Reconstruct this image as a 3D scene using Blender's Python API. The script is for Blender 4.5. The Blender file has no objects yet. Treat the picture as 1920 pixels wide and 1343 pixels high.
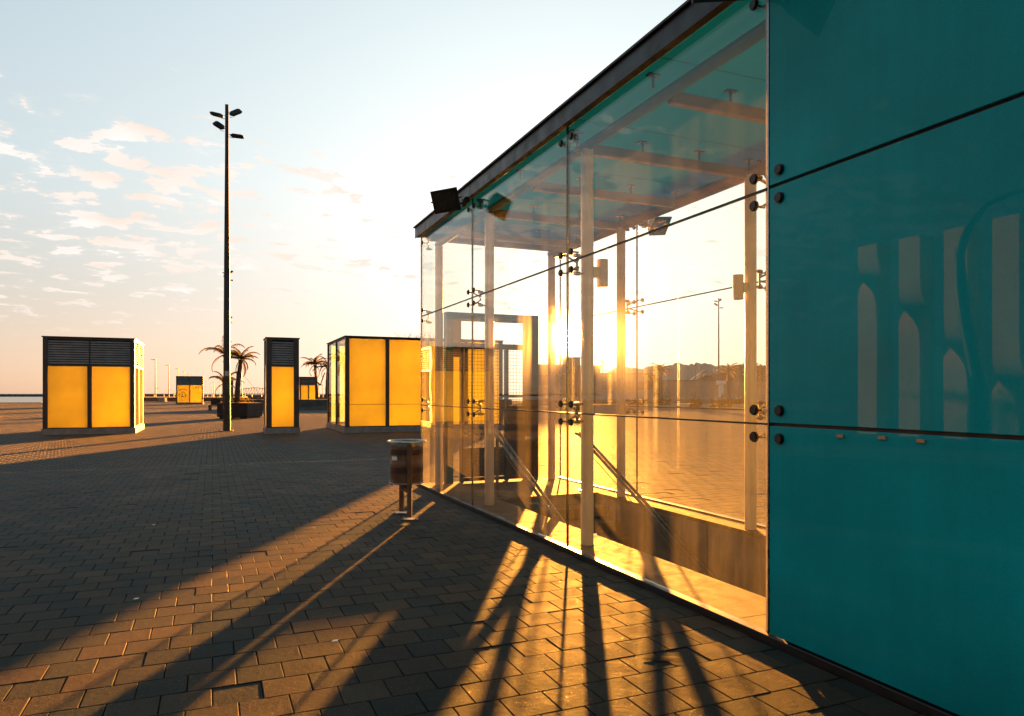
import bpy, bmesh, math, random
from mathutils import Vector, Matrix, noise as mnoise
random.seed(7)
R = math.radians
C = bpy.context.scene.collection
SC = bpy.context.scene

# ------------------------------------------------------------------ camera
EYE = 1.5
cam_d = bpy.data.cameras.new('camera')
cam_d.sensor_width = 36.0
cam_d.lens = 1325.0 / 1920.0 * 36.0
cam_d.shift_y = 66.5 / 1920.0
cam_d.clip_start = 0.05
cam_d.clip_end = 30000
cam = bpy.data.objects.new('camera', cam_d)
cam.location = (0, 0, EYE)
cam.rotation_euler = (R(90), 0, 0)
C.objects.link(cam)
SC.camera = cam

# ------------------------------------------------------------------ light
SUN_EL, SUN_AZ = R(4.64), R(5.17)          # azimuth measured clockwise from +Y
SUN_STR, SKY_STR, EXPO = 5.0, 0.05, 3.85
sun_dir = Vector((math.sin(SUN_AZ) * math.cos(SUN_EL), math.cos(SUN_AZ) * math.cos(SUN_EL), math.sin(SUN_EL)))
sd = bpy.data.lights.new('sun', 'SUN')
sd.energy = SUN_STR
sd.angle = R(0.6)
sd.color = (1.0, 0.35, 0.05)
so = bpy.data.objects.new('sun', sd)
so.rotation_euler = sun_dir.to_track_quat('Z', 'Y').to_euler()
so.location = (0, 0, 30)
C.objects.link(so)
SC.view_settings.view_transform = 'Standard'
SC.view_settings.look = 'None'
SC.view_settings.exposure = EXPO
SC.view_settings.gamma = 1.0
SC.view_settings.use_curve_mapping = False
SC.cycles.max_bounces = 12
SC.cycles.transparent_max_bounces = 48
SC.cycles.glossy_bounces = 5
SC.cycles.transmission_bounces = 10
SC.cycles.diffuse_bounces = 4
SC.cycles.sample_clamp_indirect = 6
SC.cycles.use_denoising = True


class NT:
    """small helper for node trees"""
    def __init__(s, tree):
        s.t = tree
        s.n = tree.nodes
        s.l = tree.links

    def new(s, typ, **kw):
        nd = s.n.new(typ)
        for k, v in kw.items():
            setattr(nd, k, v)
        return nd

    def put(s, sock, v):
        if hasattr(v, 'is_output') or isinstance(v, bpy.types.NodeSocket):
            s.l.new(v, sock)
        elif v is not None:
            if isinstance(v, (tuple, list)) and len(v) == 3 and sock.type == 'RGBA':
                v = (*v, 1)
            sock.default_value = v

    def math(s, op, a, b=None, c=None, clamp=False):
        nd = s.new('ShaderNodeMath', operation=op, use_clamp=clamp)
        s.put(nd.inputs[0], a)
        if b is not None: s.put(nd.inputs[1], b)
        if c is not None: s.put(nd.inputs[2], c)
        return nd.outputs[0]

    def vmath(s, op, a, b=None, out=0):
        nd = s.new('ShaderNodeVectorMath', operation=op)
        s.put(nd.inputs[0], a)
        if b is not None: s.put(nd.inputs[1], b)
        return nd.outputs[out]

    def sep(s, v):
        nd = s.new('ShaderNodeSeparateXYZ')
        s.put(nd.inputs[0], v)
        return nd.outputs

    def comb(s, x, y, z=0.0):
        nd = s.new('ShaderNodeCombineXYZ')
        s.put(nd.inputs[0], x); s.put(nd.inputs[1], y); s.put(nd.inputs[2], z)
        return nd.outputs[0]

    def noise(s, vec, scale, detail=3, rough=0.55, out='Fac', dist=0.0):
        nd = s.new('ShaderNodeTexNoise')
        if vec is not None: s.put(nd.inputs['Vector'], vec)
        nd.inputs['Scale'].default_value = scale
        nd.inputs['Detail'].default_value = detail
        nd.inputs['Roughness'].default_value = rough
        nd.inputs['Distortion'].default_value = dist
        return nd.outputs[out]

    def ramp(s, fac, stops):
        nd = s.new('ShaderNodeValToRGB')
        s.put(nd.inputs[0], fac)
        el = nd.color_ramp.elements
        while len(el) < len(stops):
            el.new(0.5)
        for e, (p, c) in zip(el, stops):
            e.position = p
            e.color = (*c, 1) if len(c) == 3 else c
        return nd.outputs[0]

    def mrange(s, v, a, b, c=0.0, d=1.0, smooth=False):
        nd = s.new('ShaderNodeMapRange')
        if smooth: nd.interpolation_type = 'SMOOTHSTEP'
        s.put(nd.inputs[0], v)
        for i, x in zip((1, 2, 3, 4), (a, b, c, d)):
            nd.inputs[i].default_value = x
        return nd.outputs[0]

    def mix(s, fac, a, b, blend='MIX'):
        nd = s.new('ShaderNodeMix', data_type='RGBA', blend_type=blend)
        s.put(nd.inputs[0], fac)
        s.put(nd.inputs[6], a)
        s.put(nd.inputs[7], b)
        return nd.outputs[2]

    def bump(s, h, strength, dist=0.01, normal=None):
        nd = s.new('ShaderNodeBump')
        s.put(nd.inputs['Height'], h)
        nd.inputs['Strength'].default_value = strength
        nd.inputs['Distance'].default_value = dist
        if normal is not None: s.put(nd.inputs['Normal'], normal)
        return nd.outputs[0]


# ------------------------------------------------------------------ sky
world = bpy.data.worlds.new('World')
SC.world = world
world.use_nodes = True
g = NT(world.node_tree)
g.n.clear()
out = g.new('ShaderNodeOutputWorld')
sky = g.new('ShaderNodeTexSky', sky_type='NISHITA')
sky.sun_disc = False
sky.sun_elevation = SUN_EL
sky.sun_rotation = SUN_AZ
sky.altitude = 5
sky.air_density = 1.0
sky.dust_density = 1.2
sky.ozone_density = 2.0
tc = g.new('ShaderNodeTexCoord')
d = tc.outputs['Generated']
dx, dy, dz = g.sep(d)
# clouds: two flat layers of small broken cloud, seen in perspective
zc = g.math('MAXIMUM', dz, 0.012)
inv = g.math('DIVIDE', 1.0, g.math('ADD', zc, 0.15))
px = g.math('MULTIPLY', dx, inv)
py = g.math('MULTIPLY', dy, inv)
p = g.comb(px, py, 0.0)
big = g.noise(p, 1.3, 2, 0.5)
rotp = g.new('ShaderNodeVectorRotate', rotation_type='Z_AXIS')
g.put(rotp.inputs['Vector'], p)
rotp.inputs['Angle'].default_value = R(-24)
pr = g.vmath('MULTIPLY', rotp.outputs[0], (1.0, 1.25, 1.0))
fine = g.noise(pr, 7.2, 7, 0.58, dist=0.2)
# more cloud low on the left (seaward), hardly any towards the right
left = g.mrange(g.math('DIVIDE', dx, g.math('MAXIMUM', g.math('ABSOLUTE', dy), 0.05)), -0.85, 0.25, 0.085, -0.035)
left = g.math('MULTIPLY', left, g.mrange(dy, 0.0, 0.3, 0.0, 1.0))
left = g.math('ADD', left, g.mrange(dy, -0.2, 0.2, 0.03, 0.0))
cov = g.math('ADD', g.math('ADD', fine, g.math('MULTIPLY', big, 0.35)), left)
lowfade = g.math('ADD', g.mrange(dz, 0.30, 0.42, 0.0, -0.22), g.math('MULTIPLY', g.mrange(dz, 0.12, 0.18, 0.0, 0.03), g.mrange(dz, 0.28, 0.34, 1.0, 0.0)))
cov = g.math('ADD', cov, lowfade)
cl = g.mrange(cov, 0.795, 0.835, 0.0, 1.0, True)
cl_soft = g.mrange(cov, 0.73, 0.85, 0.0, 0.30, True)
cl = g.math('MAXIMUM', cl, cl_soft)
cl = g.math('MULTIPLY', cl, g.mrange(dz, 0.05, 0.13, 0.0, 1.0, True))
# sun side glow of the real aureole
sdot = g.vmath('DOT_PRODUCT', g.vmath('NORMALIZE', d), tuple(sun_dir), out=1)
sdp = g.math('MAXIMUM', sdot, 0.0)
aur1 = g.math('MULTIPLY', g.math('POWER', sdp, 7.0), 0.9)
aur2 = g.math('MULTIPLY', g.math('POWER', sdp, 60.0), 3.0)
aur3 = g.math('MULTIPLY', g.math('POWER', sdp, 4000.0), 90.0)
hs = g.new('ShaderNodeHueSaturation'); hs.inputs['Saturation'].default_value = 0.55
g.put(hs.inputs['Color'], sky.outputs[0])
skyc = g.mix(1.0, hs.outputs[0], g.ramp(g.mrange(dz, -0.02, 0.5), [(0.0, (1.0, 0.84, 0.86)), (0.25, (0.98, 0.93, 0.95)), (0.6, (0.93, 1.0, 0.99)), (1.0, (0.9, 1.0, 1.0))]), 'MULTIPLY')
elv = g.mrange(dz, -0.02, 0.5)
kk = g.ramp(elv, [(0.0, (1.0, 0.58, 0.32)), (0.10, (0.96, 0.66, 0.44)), (0.30, (0.82, 0.76, 0.68)), (0.55, (0.90, 0.98, 0.99)), (1.0, (0.93, 1.10, 1.14))])
kk = g.vmath('MULTIPLY', kk, (3.7, 3.7, 3.7))
fall = g.mrange(sdot, -0.4, 0.65, 0.55, 1.0, True)
s2 = g.vmath('MULTIPLY', skyc, (2.3, 2.3, 2.3))
skyc = g.vmath('MULTIPLY', g.vmath('DIVIDE', g.vmath('MULTIPLY', s2, kk), g.vmath('ADD', s2, kk)), g.comb(fall, fall, fall))
a1 = g.mix(1.0, (1.0, 0.90, 0.78), g.comb(aur1, aur1, aur1), 'MULTIPLY')
a2 = g.mix(1.0, (1.0, 0.80, 0.55), g.comb(aur2, aur2, aur2), 'MULTIPLY')
a3 = g.mix(1.0, (1.0, 0.85, 0.60), g.comb(aur3, aur3, aur3), 'MULTIPLY')
skyc = g.mix(1.0, skyc, a1, 'ADD')
skyc = g.mix(1.0, skyc, a2, 'ADD')
skyc = g.mix(1.0, skyc, a3, 'ADD')
cshade = g.mrange(g.noise(pr, 3.5, 3), 0.35, 0.7, 0.0, 1.0)
ccol = g.mix(cshade, (2.95, 2.45, 2.1), (3.3, 3.05, 2.9))
ccol = g.vmath('MULTIPLY', ccol, g.comb(fall, fall, fall))
skyc = g.mix(g.math('MULTIPLY', cl, 0.9), skyc, ccol)
bg = g.new('ShaderNodeBackground')
g.put(bg.inputs[0], g.vmath('MULTIPLY', skyc, (0.475, 0.475, 0.475)))
bg.inputs[1].default_value = SKY_STR
g.l.new(bg.outputs[0], out.inputs[0])

# ------------------------------------------------------------------ the plaza grid: A runs along the glass wall, B across it
TH = math.atan2(0.3904, 0.9206)
AX = Vector((-0.3904, 0.9206, 0))
BX = Vector((0.9206, 0.3904, 0))


def W(b, a, z=0.0):
    v = AX * a + BX * b
    return Vector((v.x, v.y, z))


# ------------------------------------------------------------------ materials
MATS = {}


def mat_base(name):
    m = bpy.data.materials.new(name)
    m.use_nodes = True
    g = NT(m.node_tree)
    g.n.clear()
    o = g.new('ShaderNodeOutputMaterial')
    MATS[name] = m
    return m, g, o


def principled(g, o, **kw):
    b = g.new('ShaderNodeBsdfPrincipled')
    for k, v in kw.items():
        g.put(b.inputs[k.replace('_', ' ')], v)
    g.l.new(b.outputs[0], o.inputs[0])
    return b


def simple(name, col, rough=0.5, metal=0.0, var=0.25, nscale=6.0, bump=0.15, bscale=60.0, spec=0.5, streak=False, bdist=0.002):
    m, g, o = mat_base(name)
    tc = g.new('ShaderNodeTexCoord')
    v = tc.outputs['Object']
    if streak:
        mp = g.new('ShaderNodeMapping'); mp.inputs['Scale'].default_value = (4, 4, 0.5)
        g.l.new(v, mp.inputs[0]); v2 = mp.outputs[0]
    else:
        v2 = v
    n1 = g.noise(v2, nscale, 5, 0.6)
    lo = tuple(c * (1 - var) for c in col)
    hi = tuple(min(1, c * (1 + var)) for c in col)
    cc = g.ramp(n1, [(0.3, lo), (0.7, hi)])
    rr = g.mrange(g.noise(v, nscale * 2.3, 4), 0.3, 0.7, max(0.02, rough - 0.1), min(1, rough + 0.1))
    nb = g.bump(g.noise(v, bscale, 3), bump, bdist)
    principled(g, o, Base_Color=cc, Roughness=rr, Metallic=metal, Specular_IOR_Level=spec, Normal=nb)
    return m


def plaza_mat(name, joints):
    m, g, o = mat_base(name)
    geo = g.new('ShaderNodeNewGeometry')
    x, y, z = g.sep(geo.outputs['Position'])
    a = g.math('ADD', g.math('MULTIPLY', x, AX.x), g.math('MULTIPLY', y, AX.y))
    b = g.math('ADD', g.math('MULTIPLY', x, BX.x), g.math('MULTIPLY', y, BX.y))
    ra = g.math('DIVIDE', a, 0.23)
    row = g.math('FLOOR', ra)
    fa = g.math('SUBTRACT', ra, row)
    par = g.math('MULTIPLY', g.math('MODULO', g.math('ADD', row, 4000.0), 2.0), 0.5)
    rb = g.math('SUBTRACT', g.math('DIVIDE', b, 0.235), par)
    colm = g.math('FLOOR', rb)
    fb = g.math('SUBTRACT', rb, colm)
    wn = g.new('ShaderNodeTexWhiteNoise', noise_dimensions='2D')
    g.put(wn.inputs['Vector'], g.comb(row, colm, 0))
    tone = wn.outputs['Value']
    base = g.ramp(tone, [(0.0, (0.015, 0.026, 0.026)), (0.35, (0.024, 0.032, 0.029)), (0.7, (0.040, 0.037, 0.029)), (1.0, (0.056, 0.046, 0.032))])
    pos = geo.outputs['Position']
    stain = g.mrange(g.noise(pos, 0.8, 5, 0.65), 0.3, 0.7, 0.62, 1.25)
    grain = g.mrange(g.noise(pos, 240.0, 2, 0.7), 0.25, 0.75, 0.55, 1.45)
    k = g.math('MULTIPLY', stain, grain)
    col = g.mix(1.0, base, g.comb(k, k, k), 'MULTIPLY')
    spots = g.mrange(g.noise(pos, 9.0, 3, 0.6), 0.66, 0.71, 0.0, 0.75)
    col = g.mix(spots, col, (0.012, 0.012, 0.011))
    h = g.math('ADD', g.math('MULTIPLY', g.noise(pos, 170.0, 3, 0.75), 0.55), g.math('MULTIPLY', g.noise(pos, 28.0, 3), 0.6))
    rough = g.mrange(g.noise(pos, 5.0, 4), 0.3, 0.7, 0.60, 0.76)
    if joints:
        ea = g.math('MULTIPLY', g.math('MINIMUM', fa, g.math('SUBTRACT', 1.0, fa)), 0.23)
        eb = g.math('MULTIPLY', g.math('MINIMUM', fb, g.math('SUBTRACT', 1.0, fb)), 0.235)
        e = g.math('MINIMUM', ea, eb)
        j = g.mrange(e, 0.004, 0.009, 1.0, 0.0)
        col = g.mix(j, col, (0.010, 0.010, 0.009))
        rough = g.math('MAXIMUM', rough, j)
        h = g.math('SUBTRACT', h, g.math('MULTIPLY', j, 2.0))
    nb = g.bump(h, 1.0, 0.010)
    # flecks of mica in the cast stone
    vor = g.new('ShaderNodeTexVoronoi', feature='F1'); vor.inputs['Scale'].default_value = 130.0
    g.put(vor.inputs['Vector'], pos)
    fleck = g.math('MULTIPLY', g.mrange(vor.outputs['Distance'], 0.12, 0.2, 1.0, 0.0), g.math('GREATER_THAN', g.sep(vor.outputs['Color'])[0], 0.93))
    col = g.mix(fleck, col, (0.42, 0.38, 0.30))
    rough = g.mix(fleck, g.comb(rough, rough, rough), (0.22, 0.22, 0.22))
    df = g.new('ShaderNodeBsdfDiffuse'); g.put(df.inputs[0], col); g.put(df.inputs['Normal'], nb)
    df.inputs['Roughness'].default_value = 0.0
    gl = g.new('ShaderNodeBsdfGlossy'); g.put(gl.inputs['Roughness'], g.math('MULTIPLY', g.sep(rough)[0], 0.82)); g.put(gl.inputs['Normal'], nb)
    gl.inputs['Color'].default_value = (1.0, 0.97, 0.92, 1)
    lw = g.new('ShaderNodeLayerWeight'); lw.inputs[0].default_value = 0.5
    f = g.math('ADD', 0.006, g.math('MULTIPLY', g.math('POWER', lw.outputs['Facing'], 4.0), 0.095))
    f = g.math('MAXIMUM', f, g.math('MULTIPLY', fleck, 0.35))
    if joints: f = g.math('MULTIPLY', f, g.math('SUBTRACT', 1.0, g.math('MULTIPLY', j, 0.9)))
    mx = g.new('ShaderNodeMixShader'); g.put(mx.inputs[0], f)
    g.l.new(df.outputs[0], mx.inputs[1]); g.l.new(gl.outputs[0], mx.inputs[2]); g.l.new(mx.outputs[0], o.inputs[0])
    return m


plaza_mat('paver', False)
plaza_mat('paving_far', True)
simple('grout', (0.016, 0.015, 0.013), 0.95, var=0.4, nscale=20, bump=0.8, bscale=120, spec=0.2)
simple('dark_metal', (0.030, 0.036, 0.040), 0.42, 0.3, 0.3, 3, 0.05)
simple('black_metal', (0.005, 0.0055, 0.006), 0.5, 0.0, 0.3, 5, 0.1)
simple('louvre_metal', (0.26, 0.32, 0.34), 0.40, 0.2, 0.25, 4, 0.05)
simple('concrete', (0.18, 0.20, 0.195), 0.75, 0, 0.25, 4, 0.5, 50)
simple('concrete_dark', (0.10, 0.12, 0.12), 0.7, 0, 0.3, 3, 0.5, 50)
simple('stone_ledge', (0.13, 0.10, 0.065), 0.8, 0, 0.3, 5.0, 0.5, 60, spec=0.12, streak=False, bdist=0.003)
simple('well_wall', (0.13, 0.125, 0.115), 0.5, 0, 0.4, 2.5, 0.3, 40)
simple('white_paint', (0.50, 0.42, 0.35), 0.38, 0, 0.10, 5, 0.1, 40, streak=True)
simple('beam_paint', (0.17, 0.11, 0.05), 0.4, 0, 0.15, 5, 0.1)
simple('teal_paint', (0.012, 0.07, 0.075), 0.45, 0, 0.15, 5, 0.1)
simple('fascia_metal', (0.020, 0.026, 0.030), 0.4, 0.4, 0.4, 3, 0.2)
simple('steel', (0.30, 0.32, 0.32), 0.28, 1.0, 0.15, 8, 0.05, 90)
simple('rail_steel', (0.05, 0.055, 0.055), 0.28, 0.0, 0.1, 3, 0.0, 20)
simple('steel_dark', (0.12, 0.11, 0.10), 0.35, 1.0, 0.3, 10, 0.1, 90)
simple('galvanised', (0.36, 0.40, 0.40), 0.35, 0.8, 0.3, 14, 0.15, 60)
simple('rust_paint', (0.13, 0.062, 0.028), 0.5, 0.0, 0.55, 9, 0.3, 70)
simple('bin_band', (0.045, 0.016, 0.012), 0.5, 0.1, 0.4, 9, 0.3, 70)
simple('pole_paint', (0.022, 0.028, 0.030), 0.45, 0.3, 0.3, 2, 0.1, 40)
simple('corten', (0.022, 0.014, 0.010), 0.7, 0.1, 0.5, 4, 0.3, 40)
simple('trunk', (0.085, 0.058, 0.036), 0.9, 0, 0.4, 12, 0.9, 30, bdist=0.01)
simple('hedge_leaf', (0.035, 0.045, 0.018), 0.75, 0, 0.5, 1.5, 0.4, 3)
simple('render_wall', (0.30, 0.25, 0.19), 0.8, 0, 0.2, 0.3, 0.3, 8)
simple('far_building', (0.20, 0.17, 0.14), 0.8, 0, 0.25, 0.15, 0.2, 4)
simple('hill_scrub', (0.09, 0.085, 0.05), 0.95, 0, 0.4, 0.02, 0.5, 0.2)
simple('mountain', (0.24, 0.22, 0.19), 0.95, 0, 0.2, 0.001, 0.2, 0.01)  # distance haze is put into this pale base colour
simple('white_sheet', (0.75, 0.76, 0.74), 0.5, 0, 0.05, 5, 0.1)
simple('green_print', (0.03, 0.28, 0.18), 0.5, 0, 0.05, 5, 0.1)
simple('copper', (0.42, 0.24, 0.14), 0.5, 0.2, 0.3, 30, 0.2)
simple('graffiti', (0.03, 0.02, 0.02), 0.6, 0, 0.2, 5, 0.1)
simple('pillar_stone', (0.36, 0.26, 0.16), 0.7, 0, 0.15, 2, 0.4, 30)
simple('lamp_glass', (0.03, 0.03, 0.025), 0.08, 0.0, 0.4, 14, 0.1, 30)
simple('coping', (0.62, 0.50, 0.38), 0.6, 0, 0.15, 1, 0.3, 10)


def amber():
    m, g, o = mat_base('amber_glass')
    tc = g.new('ShaderNodeTexCoord')
    v = tc.outputs['Object']
    n = g.mrange(g.noise(v, 0.9, 3), 0.3, 0.7, 0.88, 1.08)
    tr = g.new('ShaderNodeBsdfTranslucent')
    g.put(tr.inputs[0], g.mix(1.0, (0.93, 0.90, 0.15), g.comb(n, n, n), 'MULTIPLY'))
    df = g.new('ShaderNodeBsdfDiffuse'); g.put(df.inputs[0], (0.80, 0.58, 0.30))
    mx = g.new('ShaderNodeMixShader'); mx.inputs[0].default_value = 0.18
    g.l.new(tr.outputs[0], mx.inputs[1]); g.l.new(df.outputs[0], mx.inputs[2])
    gl = g.new('ShaderNodeBsdfGlossy'); gl.inputs['Roughness'].default_value = 0.08
    lw = g.new('ShaderNodeLayerWeight'); lw.inputs[0].default_value = 0.5
    f = g.math('ADD', 0.03, g.math('MULTIPLY', g.math('POWER', lw.outputs['Facing'], 5.0), 0.9))
    m2 = g.new('ShaderNodeMixShader'); g.put(m2.inputs[0], f)
    g.l.new(mx.outputs[0], m2.inputs[1]); g.l.new(gl.outputs[0], m2.inputs[2])
    g.l.new(m2.outputs[0], o.inputs[0])


amber()
mf, gf, of = mat_base('frosted_glass')
tf = gf.new('ShaderNodeBsdfTranslucent'); gf.put(tf.inputs[0], (0.70, 0.69, 0.66))
df_ = gf.new('ShaderNodeBsdfDiffuse'); gf.put(df_.inputs[0], (0.6, 0.58, 0.5))
mxf = gf.new('ShaderNodeMixShader'); mxf.inputs[0].default_value = 0.05
gf.l.new(tf.outputs[0], mxf.inputs[1]); gf.l.new(df_.outputs[0], mxf.inputs[2]); gf.l.new(mxf.outputs[0], of.inputs[0])


def clear_glass(name, tint, dirt, scatter, wobble=0.0, seed=0.0, haze_rough=0.85):
    """float glass: transparent + mirror reflection, a film of dust that scatters the low sun"""
    m, g, o = mat_base(name)
    geo = g.new('ShaderNodeNewGeometry')
    pos = g.vmath('ADD', geo.outputs['Position'], (seed, seed, seed))
    tr = g.new('ShaderNodeBsdfTransparent'); g.put(tr.inputs[0], tint)
    gl = g.new('ShaderNodeBsdfGlossy'); gl.inputs['Roughness'].default_value = 0.0
    lw = g.new('ShaderNodeLayerWeight'); lw.inputs[0].default_value = 0.5
    f = g.math('ADD', 0.035, g.math('MULTIPLY', g.math('POWER', lw.outputs['Facing'], 4.5), 0.9))
    if wobble:
        nb = g.bump(g.noise(pos, 1.3, 2), wobble, 0.02)
        g.put(gl.inputs['Normal'], nb)
    m1 = g.new('ShaderNodeMixShader'); g.put(m1.inputs[0], f)
    g.l.new(tr.outputs[0], m1.inputs[1]); g.l.new(gl.outputs[0], m1.inputs[2])
    # dust film: heavier low down, smeared, with streaks and fine specks
    x, y, z = g.sep(geo.outputs['Position'])
    low = g.mrange(z, 0.0, 2.6, 1.0, 0.28)
    mp = g.new('ShaderNodeMapping'); mp.inputs['Scale'].default_value = (1, 1, 0.25)
    g.l.new(pos, mp.inputs[0])
    smear = g.mrange(g.noise(mp.outputs[0], 2.2, 6, 0.68, dist=0.8), 0.32, 0.70, 0.35, 1.7)
    streak = g.mrange(g.noise(g.vmath('MULTIPLY', pos, (30, 30, 1.2)), 1.0, 3), 0.45, 0.75, 0.85, 1.5)
    speck = g.mrange(g.noise(pos, 70.0, 2, 0.5), 0.74, 0.80, 0.0, 2.0)
    dd = g.math('MULTIPLY', g.math('MULTIPLY', smear, streak), low)
    dd = g.math('ADD', dd, speck)
    # scratches and wiped finger marks
    sc = g.math('ABSOLUTE', g.math('SUBTRACT', g.noise(pos, 3.2, 2, 0.6, dist=2.5), 0.5))
    sc = g.math('MULTIPLY', g.mrange(sc, 0.0, 0.004, 6.0, 0.0), g.mrange(g.noise(pos, 1.7, 2), 0.56, 0.62, 0.0, 1.0))
    dd = g.math('ADD', dd, g.math('MULTIPLY', sc, g.mrange(z, 0.6, 1.6, 1.0, 0.0)))
    fs = g.math('MINIMUM', g.math('MULTIPLY', dd, scatter), 0.6)
    rf = g.new('ShaderNodeBsdfRefraction'); rf.inputs['IOR'].default_value = 1.014
    rf.inputs['Roughness'].default_value = haze_rough
    g.put(rf.inputs[0], (0.95, 0.9, 0.82))
    m2 = g.new('ShaderNodeMixShader'); g.put(m2.inputs[0], fs)
    g.l.new(m1.outputs[0], m2.inputs[1]); g.l.new(rf.outputs[0], m2.inputs[2])
    tl = g.new('ShaderNodeBsdfTranslucent'); g.put(tl.inputs[0], (0.8, 0.72, 0.6))
    fd = g.math('MINIMUM', g.math('MULTIPLY', dd, dirt), 0.5)
    m3 = g.new('ShaderNodeMixShader'); g.put(m3.inputs[0], fd)
    g.l.new(m2.outputs[0], m3.inputs[1]); g.l.new(tl.outputs[0], m3.inputs[2])
    g.l.new(m3.outputs[0], o.inputs[0])


clear_glass('glass_front', (0.95, 0.98, 0.96), 0.016, 0.006, 0.05, 0.0)
clear_glass('glass_back', (0.96, 0.98, 0.96), 0.012, 0.006, 0.03, 5.3)
clear_glass('glass_kiosk', (0.85, 0.86, 0.80), 0.03, 0.0, 0.0, 2.0)


def teal_glass():
    m, g, o = mat_base('teal_glass')
    geo = g.new('ShaderNodeNewGeometry')
    pos = geo.outputs['Position']
    n = g.mrange(g.noise(pos, 1.1, 4), 0.3, 0.7, 0.8, 1.12)
    col = g.mix(1.0, (0.003, 0.335, 0.365), g.comb(n, n, n), 'MULTIPLY')
    drip = g.mrange(g.noise(g.vmath('MULTIPLY', pos, (14, 14, 0.5)), 1.0, 4), 0.35, 0.75, 0.96, 1.04)
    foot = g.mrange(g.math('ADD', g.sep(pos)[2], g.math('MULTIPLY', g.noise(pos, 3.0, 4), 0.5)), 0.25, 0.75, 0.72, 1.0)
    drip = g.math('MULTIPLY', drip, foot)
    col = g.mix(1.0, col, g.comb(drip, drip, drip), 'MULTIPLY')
    grain = g.mrange(g.noise(pos, 260.0, 2, 0.8), 0.3, 0.7, 0.78, 1.22)
    col = g.mix(1.0, col, g.comb(grain, grain, grain), 'MULTIPLY')
    nb = g.bump(g.noise(pos, 0.8, 2), 0.008, 0.02)
    b = principled(g, o, Base_Color=col, Roughness=0.5, Specular_IOR_Level=0.05)
    b.inputs['Coat Weight'].default_value = 0.22
    b.inputs['Coat Roughness'].default_value = 0.012
    b.inputs['Coat IOR'].default_value = 1.5
    g.put(b.inputs['Coat Normal'], nb)
    m, g, o = mat_base('roof_glass')
    tl = g.new('ShaderNodeBsdfTranslucent'); g.put(tl.inputs[0], (0.025, 0.36, 0.47))
    df = g.new('ShaderNodeBsdfDiffuse'); g.put(df.inputs[0], (0.05, 0.27, 0.28))
    mx = g.new('ShaderNodeMixShader'); mx.inputs[0].default_value = 0.3
    g.l.new(tl.outputs[0], mx.inputs[1]); g.l.new(df.outputs[0], mx.inputs[2])
    g.l.new(mx.outputs[0], o.inputs[0])
    m, g, o = mat_base('palm_leaf')
    tc = g.new('ShaderNodeTexCoord')
    cc = g.ramp(g.noise(tc.outputs['Object'], 1.5, 3), [(0.3, (0.030, 0.040, 0.014)), (0.7, (0.075, 0.070, 0.025))])
    df = g.new('ShaderNodeBsdfDiffuse'); g.put(df.inputs[0], cc)
    tl = g.new('ShaderNodeBsdfTranslucent'); g.put(tl.inputs[0], (0.16, 0.12, 0.03))
    mx = g.new('ShaderNodeMixShader'); mx.inputs[0].default_value = 0.35
    g.l.new(df.outputs[0], mx.inputs[1]); g.l.new(tl.outputs[0], mx.inputs[2])
    g.l.new(mx.outputs[0], o.inputs[0])
    m, g, o = mat_base('sea_water')
    geo = g.new('ShaderNodeNewGeometry')
    pos = geo.outputs['Position']
    h = g.math('ADD', g.noise(pos, 0.25, 4, 0.6), g.math('MULTIPLY', g.noise(pos, 1.4, 3), 0.4))
    principled(g, o, Base_Color=(0.02, 0.045, 0.05), Roughness=0.20, IOR=1.333, Normal=g.bump(h, 0.12, 0.3))


teal_glass()
M = MATS


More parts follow.
